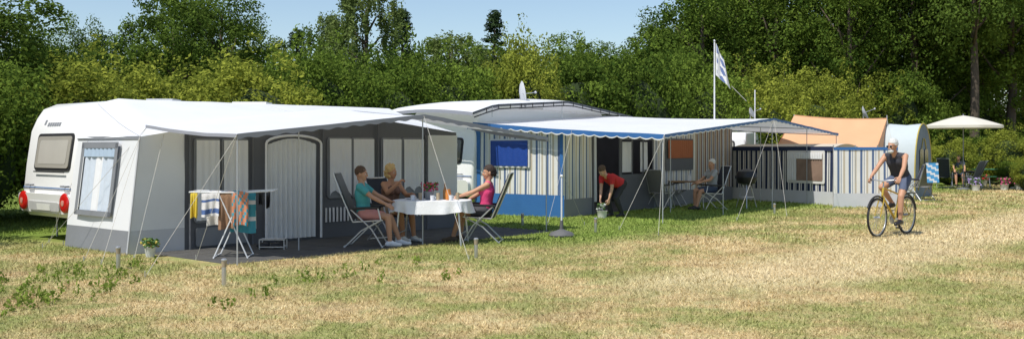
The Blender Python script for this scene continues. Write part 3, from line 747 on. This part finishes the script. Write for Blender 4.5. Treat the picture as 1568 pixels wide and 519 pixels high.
# ---------- people
def caps_mesh(caps,n=12):
    m=MB(); mt=white
    for a,b,ra,rb,_ in caps:
        m.ell(a,ra,mt,None,n,8); m.ell(b,rb,mt,None,n,8)
        if (b-a).length>1e-4: m.tube([a,b],[ra,rb],mt,n)
    return m
def remesh(m,vox,it=3):
    me=bpy.data.meshes.new('t'); me.from_pydata(m.v,[],m.f); o=bpy.data.objects.new('t',me); scene.collection.objects.link(o)
    r=o.modifiers.new('r','REMESH'); r.mode='VOXEL'; r.voxel_size=vox
    if it: s=o.modifiers.new('s','SMOOTH'); s.factor=.5; s.iterations=it
    dg=bpy.context.evaluated_depsgraph_get(); out=bpy.data.meshes.new_from_object(o.evaluated_get(dg))
    bpy.data.objects.remove(o); bpy.data.meshes.remove(me); out.materials.clear(); out.shade_smooth(); return out
def label(pts,caps):
    best=np.full(len(pts),1e9); lab=np.zeros(len(pts),int)
    for i,(a,b,ra,rb,_) in enumerate(caps):
        a_=np.array(a); ab=np.array(b)-a_; L2=max(1e-9,ab@ab); t=np.clip((pts-a_)@ab/L2,0,1)
        d=np.linalg.norm(pts-(a_+t[:,None]*ab),axis=1)-(ra+(rb-ra)*t); k=d<best; best[k]=d[k]; lab[k]=i
    return lab
def ik(a,b,l1,l2,pole):
    d=b-a; Ln=min(d.length,(l1+l2)*.995); d.normalize(); b=a+d*Ln; x=(l1*l1-l2*l2+Ln*Ln)/(2*Ln); h=math.sqrt(max(0,l1*l1-x*x)); p=V(pole); p=(p-d*p.dot(d)).normalized(); return a+d*x+p*h,b
def person(name,loc,yaw,pel,lean,wL,wR,aL,aR,shirt,pants,skin,hair,shoes,sleeve=.55,pant=.75,fem=False,hyaw=0,hpitch=0,style='short',s=1.0,kL=(1,.15,.5),kR=(1,-.15,.5),eL=(-.4,.6,-1),eR=(-.4,-.6,-1),curl=.5,foot=(1,0,0),bare_top=False,twist=0,beard=False,glasses=False,neck=None,belly=0):
    T=xf(loc,yaw,s); e=empty(name); pel=V(pel); td=V((math.sin(lean),0,math.cos(lean))); fd=V((math.cos(lean),0,-math.sin(lean))); yv=V((0,1,0))
    hw=.10 if fem else .095; sw=.165 if fem else .19
    hL=pel+yv*hw; hR=pel-yv*hw; nb=pel+td*.50
    yt=Matrix.Rotation(twist,3,td)@yv
    sL=pel+td*.455+yt*sw; sR=pel+td*.455-yt*sw
    eLp,wLp=ik(sL,V(wL),.285,.25,eL); eRp,wRp=ik(sR,V(wR),.285,.25,eR)
    kLp,aLp=ik(hL,V(aL),.43,.42,kL); kRp,aRp=ik(hR,V(aR),.43,.42,kR)
    up='skin' if bare_top else 'shirt'
    c=[(hL*.7+hR*.3,hR*.7+hL*.3,.118,.118,'pants')]
    for k in(-1,1):
        c+= [(pel+yv*.055*k,pel+td*.17+yv*.05*k+fd*belly*.4,.108,.098+belly*.5,'shirt'),(pel+td*.17+yv*.05*k+fd*belly*.3,pel+td*.34+yt*.075*k,.098+belly*.3,.108,'shirt'),(pel+td*.34+yt*.08*k,pel+td*.41+yt*.10*k,.100,.072,up)]
    if fem:
        for k in(-1,1): c.append((pel+td*.33+yt*.075*k+fd*.085,pel+td*.32+yt*.075*k+fd*.09,.058,.058,'shirt'))
    c+= [(sL-yt*.02,sR+yt*.02,.052,.052,up),(nb-td*.04+yt*.05,nb-td*.04-yt*.05,.05,.05,up)]
    hdir=(td*.7+V((0,0,1))*.6 if neck is None else V(neck)).normalized(); hc=nb+hdir*.165+fd*.015
    c.append((nb-td*.03,hc-hdir*.05,.056,.052,'skin'))
    for S,E_,Wp in((sL,eLp,wLp),(sR,eRp,wRp)):
        mid=S.lerp(E_,max(.02,sleeve)); rm=.052-.010*sleeve
        c+= [(S,mid,.054,rm,'shirt' if sleeve>.05 else 'skin'),(mid,E_,rm,.039,'skin'),(E_,E_.lerp(Wp,.35),.040,.040,'skin'),(E_.lerp(Wp,.35),Wp,.040,.026,'skin')]
    for Hh,Kk,Aa in((hL,kLp,aLp),(hR,kRp,aRp)):
        def seg(a,b,ra,rb,cov):
            if cov>=1: c.append((a,b,ra,rb,'pants'))
            elif cov<=0: c.append((a,b,ra,rb,'skin'))
            else:
                q=a.lerp(b,cov); rq=ra+(rb-ra)*cov; c.append((a,q,ra,rq,'pants')); c.append((q,b,rq,rb,'skin'))
        seg(Hh,Kk,.088,.056,min(1,pant)); cal=Kk.lerp(Aa,.3); seg(Kk,cal,.054,.057,1 if pant>1.4 else 0); seg(cal,Aa,.057,.036,1 if pant>1.8 else 0)
        fv=V(foot).normalized(); heel=Aa-fv*.05-V((0,0,.04)); toe=Aa+fv*.17-V((0,0,.048))
        c+= [(Aa,heel,.038,.036,'shoe'),(heel,toe,.038,.032,'shoe'),(Aa-V((0,0,.01)),Aa+fv*.1-V((0,0,.045)),.04,.036,'shoe')]
    me=remesh(caps_mesh(c),.0145,3)
    labs=['skin','shirt','pants','shoe']; mats_=[skin,shirt,pants,shoes]
    for q in mats_: me.materials.append(q)
    nv=len(me.vertices); co=np.zeros(nv*3); me.vertices.foreach_get('co',co); co=co.reshape(-1,3); lb=label(co,c); code=np.array([labs.index(x[4]) for x in c])
    nr=np.array([v.normal for v in me.vertices]); off=np.array([0,.010,.013,.004])[code[lb]]
    wr=np.array([mnoise.noise(V(p)*11)for p in co])*.008*(off>.008)
    fc=np.array([p.center for p in me.polygons]); me.polygons.foreach_set('material_index',code[label(fc,c)].astype(np.int32))
    co=co+nr*(off+wr)[:,None]
    w=np.array([T(*p) for p in co]); me.vertices.foreach_set('co',w.reshape(-1)); me.update(); link(me,'body',e)
    # hands
    for sgn,E_,Wp,nm in((1,eLp,wLp,'left_hand'),(-1,eRp,wRp,'right_hand')):
        d=(Wp-E_).normalized(); pn=V((.1,-sgn*.6,-.8)); pn=(pn-d*pn.dot(d)).normalized(); side=d.cross(pn).normalized()
        if side.dot(V((1,0,.3)))<0: side=-side
        h=[]
        for i in range(4):
            o=(1.5-i); b0=Wp+side*o*.011; b1=Wp+d*(.088-.004*abs(o-.5))+side*o*.0205; h.append((b0,b1,.015,.012,'s'))
            L_=[.076,.086,.080,.062][i]; p=b1; ang=0
            for k,fr in enumerate((.45,.32,.23)):
                ang+=curl*(.5+.35*k); q=p+(d*math.cos(ang)+pn*math.sin(ang)+side*o*.04).normalized()*L_*fr; h.append((p,q,.0092-.0008*k,.0085-.0008*k,'s')); p=q
        tb=Wp+d*.028+side*.026; t1=tb+(d*.6+side*.75+pn*.25).normalized()*.045; t2=t1+(d*.85+side*.2+pn*.45).normalized()*.032
        h+=[(Wp+d*.015+side*.012,tb,.015,.013,'s'),(tb,t1,.013,.0105,'s'),(t1,t2,.0105,.008,'s')]
        hm=remesh(caps_mesh(h,8),.0048,1); hm.materials.append(skin)
        for v in hm.vertices: v.co=T(*v.co)
        link(hm,nm,e)
    # head
    hu=(Matrix.Rotation(hpitch,3,'Y')@V((0,0,1))); hf=Matrix.Rotation(hpitch,3,'Y')@V((1,0,0))
    RZ=Matrix.Rotation(hyaw,3,'Z'); hu=RZ@hu; hf=RZ@hf; hs=hu.cross(hf)
    R=Matrix((hf,hs,hu)).transposed()
    def H(x,y,z): return T(*(hc+R@V((x,y,z))))
    m=MB()
    for cc,rr in(((-.01,0,.02),(.096,.076,.103)),((.035,0,-.03),(.060,.060,.083)),((.052,0,-.088),(.034,.038,.028)),((.094,0,-.018),(.018,.012,.026)),((.105,0,-.030),(.014,.014,.011)),((.080,0,.02),(.014,.045,.010)),((.062,.034,-.035),(.024,.02,.02)),((.062,-.034,-.035),(.024,.02,.02)),((-.008,.078,-.012),(.018,.009,.031)),((-.008,-.078,-.012),(.018,.009,.031)),((-.02,0,-.07),(.055,.05,.06))):
        m.ell(cc,rr,skin,None,16,12)
    hm=remesh(m,.0058,2); hm.materials.append(skin)
    for v in hm.vertices: v.co=H(*v.co)
    link(hm,'head',e)
    m=MB()
    for k in(-1,1):
        m.ell((.080,.031*k,.001),(.012,.014,.009),mat('eye_white',(.6,.58,.55),.3),None,10,6); m.ell((.091,.031*k,.001),(.004,.006,.006),black,None,8,5)
        m.ell((.092,.032*k,.021),(.006,.018,.004),hair,None,8,4)
        if glasses: m.ell((.098,.034*k,.0),(.008,.027,.019),black,None,12,6); m.tube([(.09,.055*k,.005),(0,.082*k,.005)],.004,black)
    m.ell((.089,0,-.060),(.010,.023,.0065),mat('lips',(.38,.12,.10),.5),None,10,5)
    if beard:
        m.ell((.058,0,-.088),(.048,.054,.042),hair,None,14,8); m.ell((.092,0,-.048),(.014,.03,.009),hair,None,10,5)
    m.v=[tuple(H(*p)) for p in m.v]; m.obj('face_features',e)
    m=MB(); m.ell((-.024,0,.042),(.102,.083,.098),hair,None,16,12)
    if style in('bob','curly'): m.ell((-.045,0,-.035),(.072,.088,.095),hair,None,16,10)
    if style=='pony': m.ell((-.11,0,.0),(.04,.035,.09),hair); m.ell((-.05,0,-.02),(.06,.075,.06),hair)
    if style=='curly':
        for i in range(70):
            q=random.random()*6.28; z=random.uniform(-.10,.13); r_=.085*math.sqrt(max(.1,1-(z/.15)**2)); x=math.cos(q)*r_-.03
            if x>.035 and z<.075: continue
            m.ell((x,math.sin(q)*r_*1.1,z+.01),random.uniform(.02,.03),hair,None,8,5)
    hm=remesh(m,.009,1); hm.materials.append(hair)
    for v in hm.vertices:
        k=1+.09*mnoise.noise(v.co*38); v.co=H(*(v.co*k))
    link(hm,'hair',e)
    return e
sk1=mat('skin_tanned',(.48,.26,.165),.5,.08,10,0,0,0,.3); sk2=mat('skin_deep_tan',(.44,.22,.12),.5,.08,10,0,0,0,.3); sk3=mat('skin_fair',(.52,.30,.21),.5,.08,10)
hb=mat('hair_brown',(.09,.05,.03),.6,.3,40,.5); hbl=mat('hair_blonde',(.60,.40,.16),.6,.3,40,.5); hd_=mat('hair_dark',(.04,.024,.018),.6,.3,40,.5); hw_=mat('hair_white',(.6,.6,.58),.7,.15,40,.5)
teal=mat('shirt_teal',(.07,.33,.34),.8,.15,12,.3); shr=mat('shorts_coral',(.58,.25,.22),.8,.15,12,.3); shoew=mat('shoe_white',(.7,.7,.7),.6)
# seated man teal
cm=P(563,16.7); ch=chair('folding_chair',cm,-.05,chairg,1.22,.26)
person('man',cm,-.05,(-.06,0,.545),-.10,(.42,.22,.70),(.40,-.20,.68),(.52,.13,.085),(.40,-.12,.085),teal,shr,sk1,hb,shoew,.6,.72,style='short',s=1.0,curl=.6,hyaw=-.1,hpitch=.05,kL=(.4,.1,1),kR=(.4,-.1,1))
# blonde
cb_=P(600,17.75); chair('folding_chair',cb_,-.75,chaird,1.1,.2)
person('woman',cb_,-.75,(-.04,0,.545),.02,(.40,.12,.83),(.36,-.17,1.02),(.48,.10,.085),(.42,-.10,.085),mat('top_brown',(.16,.08,.05),.7,.2,10),mat('shorts_tan',(.35,.25,.18),.8,.15,12),sk2,hbl,shoew,0,.55,True,hyaw=.25,hpitch=.05,style='curly',s=1.0,curl=.9,bare_top=True,kL=(.4,.1,1),kR=(.4,-.1,1))
# pink woman
cp=P(738,17.5); chair('folding_chair',cp,math.pi-.12,chaird,1.2,.26)
person('woman',cp,math.pi-.12,(-.06,0,.55),-.12,(.38,.17,.80),(.34,-.20,.68),(.50,.11,.085),(.40,-.11,.085),mat('top_pink',(.72,.06,.20),.7,.15,12,.3),mat('skirt_dark',(.05,.05,.06),.8),sk1,hd_,mat('sandal',(.10,.07,.05),.7),0.0,.55,True,hyaw=.35,hpitch=.08,style='pony',curl=.6,kL=(.4,.1,1),kR=(.4,-.1,1))
# bending man in red
bm_=P(946,23.7); BMY=-2.5
person('man',bm_,BMY,(-.08,0,.80),1.2,(.44,.16,.36),(.48,-.08,.42),(-.02,.12,.085),(.10,-.12,.085),mat('polo_red',(.50,.025,.03),.8,.15,12,.3),mat('trousers_dark',(.03,.03,.035),.8),sk3,hb,black,.6,2,hyaw=.1,hpitch=.8,style='short',curl=.7,kL=(1,.1,0),kR=(1,-.1,0),eL=(-.3,.3,-.2),eR=(-.3,-.3,-.2),belly=.06)
m=MB(); bp_=xf(bm_,BMY)(.52,.02,.0); m.lathe(bp_+V((0,0,.0)),[(.10,0),(.12,.16),(.13,.17),(.11,.17),(.10,.03)],terra,14)
for i in range(60): q=random.random()*6.28; r_=random.random()*.13; m.ell(bp_+V((math.cos(q)*r_,math.sin(q)*r_,.2+random.random()*.14)),(.03,.02,.008),greenl if i%3 else cloth_w,Matrix.Rotation(random.random()*3,3,'X'),6,4)
m.obj('potted_plant')
# seated man in the shade
cs=P(1088,26.6); chair('folding_chair',cs,math.pi+.3,chaird,1.15,.22)
person('man',cs,math.pi+.3,(-.05,0,.55),0,(.38,.20,.74),(.36,-.2,.70),(.48,.13,.085),(.40,-.13,.085),mat('shirt_grey',(.32,.33,.35),.8),mat('shorts_navy',(.05,.07,.12),.8),sk1,hw_,black,.6,.8,hyaw=.3,style='short',kL=(.4,.1,1),kR=(.4,-.1,1))
chair('folding_chair',P(1032,28.2),-.5,chaird,1.05,.2); chair('folding_chair',P(1012,27.0),.9,chairg,1.05,.2)
tb2=empty('folding_table'); m=MB(); T=xf(P(1050,27.4),0); m.slab([T(-.45,-.3,.70),T(.45,-.3,.70),T(.45,.3,.70),T(-.45,.3,.70)],.03,wood)
for a in(-.4,.4):
    for b in(-.25,.25): m.tube([T(a,b,.7),T(a*1.1,b*1.1,0)],.014,steel)
m.obj('top_and_legs',tb2); m=MB(); m.lathe(T(.1,0,.732),[(.04,0),(.045,.1),(.03,.16),(.03,.2)],white,12); m.obj('thermos_flask')
# bicycle + rider
BS=1.05
BL=P(1388,19.1); BY=math.atan2(-.67,-.74)
T=xf(BL,BY,BS); bk=empty('bicycle'); R_=.345
gold=mat('bike_gold',(.55,.38,.06),.3,.1,10,0,.4)
for cx,nm in((0,'rear_wheel'),(1.08,'front_wheel')):
    m=MB(); N_=36
    m.tube([T(cx+R_*.955*math.cos(2*math.pi*k/N_),0,R_+R_*.955*math.sin(2*math.pi*k/N_)) for k in range(N_)],.021,rubber,8,True)
    m.tube([T(cx+R_*.88*math.cos(2*math.pi*k/N_),0,R_+R_*.88*math.sin(2*math.pi*k/N_)) for k in range(N_)],.010,steel,6,True)
    for k in range(24):
        q=2*math.pi*k/24; m.tube([T(cx+.03*math.cos(q+.6),.02*(1 if k%2 else -1),R_+.03*math.sin(q+.6)),T(cx+R_*.87*math.cos(q),0,R_+R_*.87*math.sin(q))],.0018,steel,4)
    m.tube([T(cx,-.06,R_),T(cx,.06,R_)],.022,steel,8); m.obj(nm,bk)
m=MB(); bb=(.44,0,.29); st=(.27,0,.80); ht=(.86,0,.86); hb2=(.90,0,.72)
m.tube([T(*bb),T(*st)],.017,gold,8); m.tube([T(*bb),T(*hb2)],.020,gold,8); m.tube([T(.30,0,.73),T(*ht)],.017,gold,8); m.tube([T(*ht),T(*hb2)],.021,gold,8)
for s_ in(-1,1):
    m.tube([T(.44,.03*s_,.29),T(0,.055*s_,R_)],.010,gold,6); m.tube([T(.29,.02*s_,.74),T(0,.055*s_,R_)],.009,gold,6)
    m.tube([T(.905,.045*s_,.70),T(.96,.05*s_,.58),T(1.08,.055*s_,R_)],.012,gold,6)
m.tube([T(*st),T(.25,0,.90)],.014,steel,8); m.obj('frame',bk)
m=MB(); m.ell(T(.22,0,.93),(.13,.07,.035),black,Matrix.Rotation(BY,3,'Z')); m.ell(T(.34,0,.93),(.09,.025,.02),black,Matrix.Rotation(BY,3,'Z')); m.obj('saddle',bk)
m=MB(); m.tube([T(.86,0,.86),T(.85,0,.95),T(.92,0,.98)],.014,steel,8); m.tube([T(.80,.30,1.0),T(.88,.18,1.0),T(.92,0,.98),T(.88,-.18,1.0),T(.80,-.30,1.0)],.012,steel,8)
for s_ in(-1,1): m.tube([T(.80,.30*s_,1.0),T(.84,.22*s_,1.0)],.018,black,8); m.tube([T(.88,.2*s_,.99),T(.95,.24*s_,.95)],.006,black)
m.obj('handlebar',bk)
m=MB(); ca=-1.0; c1=(bb[0]+.17*math.cos(ca),bb[2]+.17*math.sin(ca)); c2=(bb[0]-.17*math.cos(ca),bb[2]-.17*math.sin(ca))
R3=Matrix.Rotation(BY,3,'Z')@Matrix.Rotation(math.pi/2,3,'X')
m.lathe(T(.44,-.05,.29),[(.095,0),(.095,.006),(.03,.006)],steel,24,R3)
m.tube([T(.44,.06,.29),T(c1[0],.07,c1[1])],.012,steel); m.tube([T(.44,-.06,.29),T(c2[0],-.07,c2[1])],.012,steel); m.tube([T(.44,-.07,.29),T(.44,.07,.29)],.02,steel)
for y,c_ in((.12,c1),(-.12,c2)): m.box(T(c_[0],y,c_[1]),(.09,.09,.022),black,Matrix.Rotation(BY,3,'Z'))
m.tube([T(.44,-.055,.385),T(0,-.055,R_+.04)],.005,rubber); m.tube([T(.44,-.055,.195),T(0,-.055,R_-.04)],.005,rubber)
for cx in(0,1.08): 
    m.tube([T(cx+(R_+.03)*math.cos(q),0,R_+(R_+.03)*math.sin(q)) for q in np.linspace(.5 if cx else .6,2.9 if not cx else 2.2,10)],.018,black,6)
m.tube([T(-.33,-.05,.74),T(.22,-.05,.74)],.008,black); m.tube([T(-.33,.05,.74),T(.22,.05,.74)],.008,black); m.tube([T(-.2,.05,.74),T(0,.06,R_)],.006,black); m.tube([T(-.2,-.05,.74),T(0,-.06,R_)],.006,black)
m.obj('drivetrain_and_rack',bk)
person('cyclist',BL,BY,(.20,0,1.02),.50,(.80,.27,1.04),(.80,-.27,1.04),(c1[0]-.05,.12,c1[1]+.13),(c2[0]-.05,-.12,c2[1]+.13),mat('vest_black',(.035,.035,.045),.8),mat('cycling_shorts',(.08,.10,.16),.8),sk1,hw_,black,0,.7,hyaw=-.15,hpitch=.1,style='short',beard=True,glasses=True,curl=.9,kL=(1,.2,.3),kR=(1,-.2,.3),eL=(-.2,.5,-.6),eR=(-.2,-.5,-.6),foot=(1,0,-.08),neck=(.45,0,.9),s=BS)

# drying rack with laundry
def rack():
    e=empty('clothes_drying_rack'); T=xf(P(358,15.1),.10); m=MB()
    for y in(-.27,.27):
        m.tube([T(-.25,y,0),T(.18,y,.98)],.011,white); m.tube([T(.25,y,0),T(-.18,y,.98)],.011,white)
    for x in(-.25,.25): m.tube([T(x,-.27,.02),T(x,.27,.02)],.010,white)
    for x0,x1,z0,z1 in((-.18,.18,.98,.98),(.18,.62,.98,1.0),(-.18,-.60,.98,.99)):
        for y in(-.27,.27): m.tube([T(x0,y,z0),T(x1,y,z1)],.010,white)
        m.tube([T(x1,-.27,z1),T(x1,.27,z1)],.010,white)
        for k in range(1,6):
            y=-.27+.54*k/6; m.tube([T(x0,y,z0),T(x1,y,z1)],.0022,white)
    m.obj('frame',e)
    def cl(name,x0,x1,y,zl,pat,drape=.9):
        m=MB()
        ph=random.random()*5
        def f(u,v):
            L_=(v-.5)*2; back=L_<0; L_=abs(L_)
            yy=y+(-.014 if not back else .014)*min(1,L_*9)-.03*math.sin(u*7+ph)*L_*L_*1.0+.02*math.sin(u*17+ph)*L_
            return T(x0+(x1-x0)*u,yy,.99-(zl*(drape if back else 1))*L_-.012*math.sin(u*5+ph)+.0)
        m.grid(f,20,20,pat); m.obj(name,e)
    wh=mat('towel_white',(.68,.66,.66),.9,.1,20,.4); br=mat('towel_brown',(.26,.15,.09),.9,.3,14,.4); or_=mat('towel_orange',(.55,.22,.12),.9,.1,20,.4); tq=mat('towel_turquoise',(.06,.30,.38),.9,.1,20,.4); ye=mat('cloth_yellow',(.65,.48,.05),.8,.1,20,.3); bl=mat('cloth_blue',(.08,.14,.32),.9,.1,20,.3)
    cl('laundry_towel',-.42,-.16,-.27,.36,lambda u,v: wh if int(v*14)%3 else bl)
    cl('laundry_shirt',-.18,.05,-.26,.55,br)
    cl('laundry_cloth',-.04,.34,-.09,.62,lambda u,v: tq if v>.2 and int(v*20)%4 else wh)
    cl('laundry_towel_striped',.02,.26,-.275,.50,lambda u,v: or_ if int(v*18+u*8)%3 else tq)
    cl('laundry_sheet',-.40,0,.0,.52,wh)
    cl('laundry_yellow_cloth',-.58,-.48,-.27,.38,ye)
    cl('laundry_socks',.40,.47,-.2,.20,black); cl('laundry_socks_2',.52,.58,-.27,.24,black)
rack()
def lamp(px,py,h=.30):
    e=empty('solar_garden_light'); c=G(px,py); m=MB(); m.lathe(c,[(.012,-.02),(.028,.03),(.028,h-.09),(.03,h-.09)],steel,12); m.lathe(c,[(.036,h-.015),(.036,h),(.02,h+.012)],steel,12); m.obj('body',e)
    m=MB(); m.lathe(c,[(.030,h-.09),(.033,h-.015)],mat('lamp_glass',(.5,.42,.3),.2,.1,5,0,0,.4),12); m.obj('lens',e)
for p in((181,412),(343,438,.32),(729,396),(800,346,.26),(912,356,.28),(1186,328,.26)): lamp(*p)
pp=empty('potted_plant'); c=G(230,393); m=MB(); m.lathe(c,[(.06,0),(.085,.14),(.09,.15),(.08,.15)],terra,16); m.obj('pot',pp); m=MB()
for i in range(110):
    q=random.random()*6.28; r_=random.random()**.5*.13; m.ell(c+V((math.cos(q)*r_,math.sin(q)*r_,.15+random.random()*.12)),(.028,.018,.006),greenl if i%9 else yellow,Matrix.Rotation(random.random()*3,3,'X')@Matrix.Rotation(random.random()*3,3,'Z'),6,4)
m.obj('foliage',pp)
pb=empty('parasol_base'); c=G(860,362); m=MB(); m.lathe(c,[(.23,0),(.24,.03),(.2,.08),(.08,.12),(.035,.14),(.03,.3)],mat('concrete_dark',(.11,.11,.115),.7,.2,10,.3),22); m.tube([c+V((0,0,.1)),c+V((0,0,1.1))],.016,white); m.ell(c+V((0,0,1.12)),.03,white); m.obj('base_and_pole',pb)
m=MB(); 
for px,py in((404,384),(424,384)):
    c=G(px,py-3); m.ell(c+V((0,0,.06)),(.13,.05,.05),black,Matrix.Rotation(.6,3,'Z')); m.ell(c+V((0.03,0.05,.1)),(.06,.05,.06),black)
m.obj('shoes')
m=MB(); c=G(416,382); m.tube([c+V((-.2,0,.04)),c+V((.2,0,.04)),c+V((.2,.2,.04)),c+V((-.2,.2,.04))],.01,steel,6,True); m.tube([c+V((-.2,0,.16)),c+V((.2,0,.16)),c+V((.2,.2,.16)),c+V((-.2,.2,.16))],.01,steel,6,True)
for a,b in((-.2,0),(.2,0),(.2,.2),(-.2,.2)): m.tube([c+V((a,b,0)),c+V((a,b,.17))],.01,steel)
m.obj('boot_rack')
bq=empty('barbecue'); c=P(1143,27.2); m=MB(); m.lathe(c,[(.05,.62),(.24,.68),(.30,.82),(.30,.86),(.24,1.0),(.1,1.06),(.02,1.07)],black,20); m.obj('kettle',bq); m=MB()
for q in(0.3,2.4,4.5): m.tube([c+V((.1*math.cos(q),.1*math.sin(q),.7)),c+V((.32*math.cos(q),.32*math.sin(q),0))],.013,steel)
m.lathe(c,[(.2,.3),(.2,.31)],steel,14); m.obj('legs',bq)
chair('folding_chair',P(1410,31.2),1.85,chairg,1.15,.24); 
m=MB(); T=xf(P(1410,31.2),1.85); tw=mat('beach_towel_blue',(.08,.32,.62),.9,.15,10)
m.grid(lambda u,v: T(-.215-.3*u,-.22+.44*v,.5+.68*u)+V((0,0,.01)),10,10,lambda u,v: tw if int(u*9)%3 else cloth_w)
m.grid(lambda u,v: T(-.52-.05*u,-.22+.44*v,1.17-.6*u),10,10,lambda u,v: tw if int(u*9+v*3)%3 else cloth_w); m.obj('beach_towel')
chair('folding_chair',P(1392,31.6),2.9,chaird,1.1,.2); chair('folding_chair',P(1447,41),1.0,chaird,1.2,.25); chair('folding_chair',P(1487,40.5),2.2,chairg,1.1,.25); chair('folding_chair',P(1492,41.5),2.6,chaird,1.1,.25); chair('folding_chair',P(1556,43),3.0,chairg,1.1,.25)
person('man',P(1468,42.3),-1.9,(-.05,0,.55),-.05,(.36,.20,.72),(.36,-.2,.70),(.48,.13,.085),(.44,-.13,.085),mat('shirt_navy',(.05,.06,.09),.8),mat('shorts_navy',(.04,.05,.08),.8),sk1,hd_,black,.6,.8,kL=(.4,.1,1),kR=(.4,-.1,1)); chair('folding_chair',P(1468,42.3),-1.9,chaird,1.1,.2)
pu=empty('parasol'); c=P(1475,39); m=MB(); zt=Z(177,39)
def um(u,v):
    q=2*math.pi*u; seg=(u*8)%1; rr_=1.5*v*(1-.06*math.sin(math.pi*seg)*v); return c+V((rr_*math.cos(q),rr_*math.sin(q),zt-.40*v**1.25))
m.grid(um,64,8,mat('parasol_fabric',(.68,.65,.58),.7,.05,4,0,0,.15)); m.grid(lambda u,v: um(u,1)-V((0,0,.10*v)),64,1,mat('parasol_fabric',(.6,.6,.6))); m.obj('canopy',pu)
m=MB(); m.tube([c,c+V((0,0,zt+.06))],.022,mgrey)
for k in range(8): m.tube([um(k/8,1)-V((0,0,.01)),c+V((0,0,zt-.02))],.01,steel,5)
m.lathe(c,[(.25,0),(.25,.06),(.05,.09)],mgrey,18); m.obj('pole_and_base',pu)
def picnic(px,d,yaw):
    e=empty('garden_table'); T=xf(P(px,d),yaw); m=MB(); gr=mat('green_painted_wood',(.05,.20,.11),.6,.15,8)
    for k in range(4): m.slab([T(-.85,-.36+.19*k,.72),T(.85,-.36+.19*k,.72),T(.85,-.19+.19*k,.72),T(-.85,-.19+.19*k,.72)],.03,gr)
    for x in(-.65,.65): m.tube([T(x,-.34,.72),T(x,.34,0)],.02,steel); m.tube([T(x,.34,.72),T(x,-.34,0)],.02,steel)
    m.obj('top_and_legs',e)
    e=empty('garden_bench'); m=MB()
    for k in range(2): m.slab([T(-.85,-.75+.13*k,.43),T(.85,-.75+.13*k,.43),T(.85,-.64+.13*k,.43),T(-.85,-.64+.13*k,.43)],.03,gr)
    for x in(-.65,.65): m.tube([T(x,-.7,.43),T(x,-.8,0)],.02,steel); m.tube([T(x,-.6,.43),T(x,-.5,0)],.02,steel)
    m.obj('seat_and_legs',e)
picnic(1522,42,.1)
for px,d,fm in((1494,38,mat('lilac_flowers',(.40,.30,.6),.7,.3,20)),(1549,40,pinkf),(1538,38.5,pinkf),(1560,39,pinkf),(1505,43,redf),(1562,44,redf)):
    e=empty('flower_pot'); c=P(px,d); m=MB(); m.lathe(c,[(.13,0),(.16,.24),(.17,.25),(.14,.25)],terra,16); m.obj('pot',e); m=MB()
    for i in range(140):
        q=random.random()*6.28; r_=random.random()**.5*.26; m.ell(c+V((math.cos(q)*r_,math.sin(q)*r_,.24+random.random()*.24)),(.045,.03,.02),greenl if i%2 else fm,Matrix.Rotation(random.random()*3,3,'X'),6,4)
    m.obj('flowers',e)
def weeds():
    spots=[(70,462,.35),(45,455,.2),(110,455,.22),(110,430,.15),(75,432,.2),(90,418,.2),(135,432,.25),(60,470,.2),(170,440,.2),(180,420,.2),(470,432,.15),(485,425,.2),(30,430,.2),(15,445,.2),(215,405,.2),(560,425,.2),(700,430,.15),(130,415,.2),(25,470,.2),(330,470,.12),(640,405,.2),(410,455,.1)]
    C=[];R=[]
    for px,py,r_ in spots:
        g=G(px,py)
        for k in range(int(6*r_/.2)): C.append((g.x+rng.normal()*r_*1.1,g.y+rng.normal()*r_*1.6,.03)); R.append((.05,.05,.05))
    v,t=leaves(np.array(C),np.array(R),rng.uniform(0,1,len(C)),15,.034); v[:,:,2]=np.abs(v[:,:,2])*1.5+.003
    me=leafobj('weeds',v,t,leafmat('weed_leaves',(.12,.18,.03),(.30,.38,.08))); link(me,'weeds')
weeds()
# ---------- finalise parent empties at their object's footprint
bpy.context.view_layer.update()
for e in EMP:
    ch_=[o for o in e.children]
    if not ch_: continue
    pts=[]
    for o in ch_:
        for c in o.bound_box: pts.append(o.matrix_world@V(c))
    lo=V((min(p.x for p in pts),min(p.y for p in pts),0)); hi=V((max(p.x for p in pts),max(p.y for p in pts),0))
    e.location=(lo+hi)/2
    Mi=Matrix.Translation(-e.location)
    for o in ch_: o.matrix_parent_inverse=Mi
# ---------- light
az=math.atan2(-.68,-.73); el=math.radians(59)
w=bpy.data.worlds.new('World'); scene.world=w; w.use_nodes=True; nt=w.node_tree
sky=nt.nodes.new('ShaderNodeTexSky'); sky.sky_type='NISHITA'; sky.sun_disc=False; sky.sun_elevation=el; sky.sun_rotation=az; sky.air_density=1.0; sky.dust_density=.6; sky.ozone_density=1.6
nt.links.new(sky.outputs[0],nt.nodes['Background'].inputs[0]); nt.nodes['Background'].inputs[1].default_value=.14
sd_=bpy.data.lights.new('sun','SUN'); sd_.energy=5.0; sd_.angle=math.radians(.5); sd_.color=(1,.96,.88)
so=bpy.data.objects.new('sun',sd_); scene.collection.objects.link(so)
dirv=V((math.sin(az)*math.cos(el),math.cos(az)*math.cos(el),math.sin(el))); so.rotation_euler=dirv.to_track_quat('Z','Y').to_euler(); so.location=dirv*50
cam=bpy.data.cameras.new('camera'); co_=bpy.data.objects.new('camera',cam); scene.collection.objects.link(co_); scene.camera=co_
co_.location=(0,0,EH); co_.rotation_euler=(math.pi/2,0,0); cam.sensor_width=36; cam.lens=36*F/1568; cam.shift_y=-(259.5-HY)/1568; cam.clip_end=2000; cam.clip_start=.1
scene.view_settings.view_transform='Standard'; scene.view_settings.look='None'; scene.view_settings.exposure=0
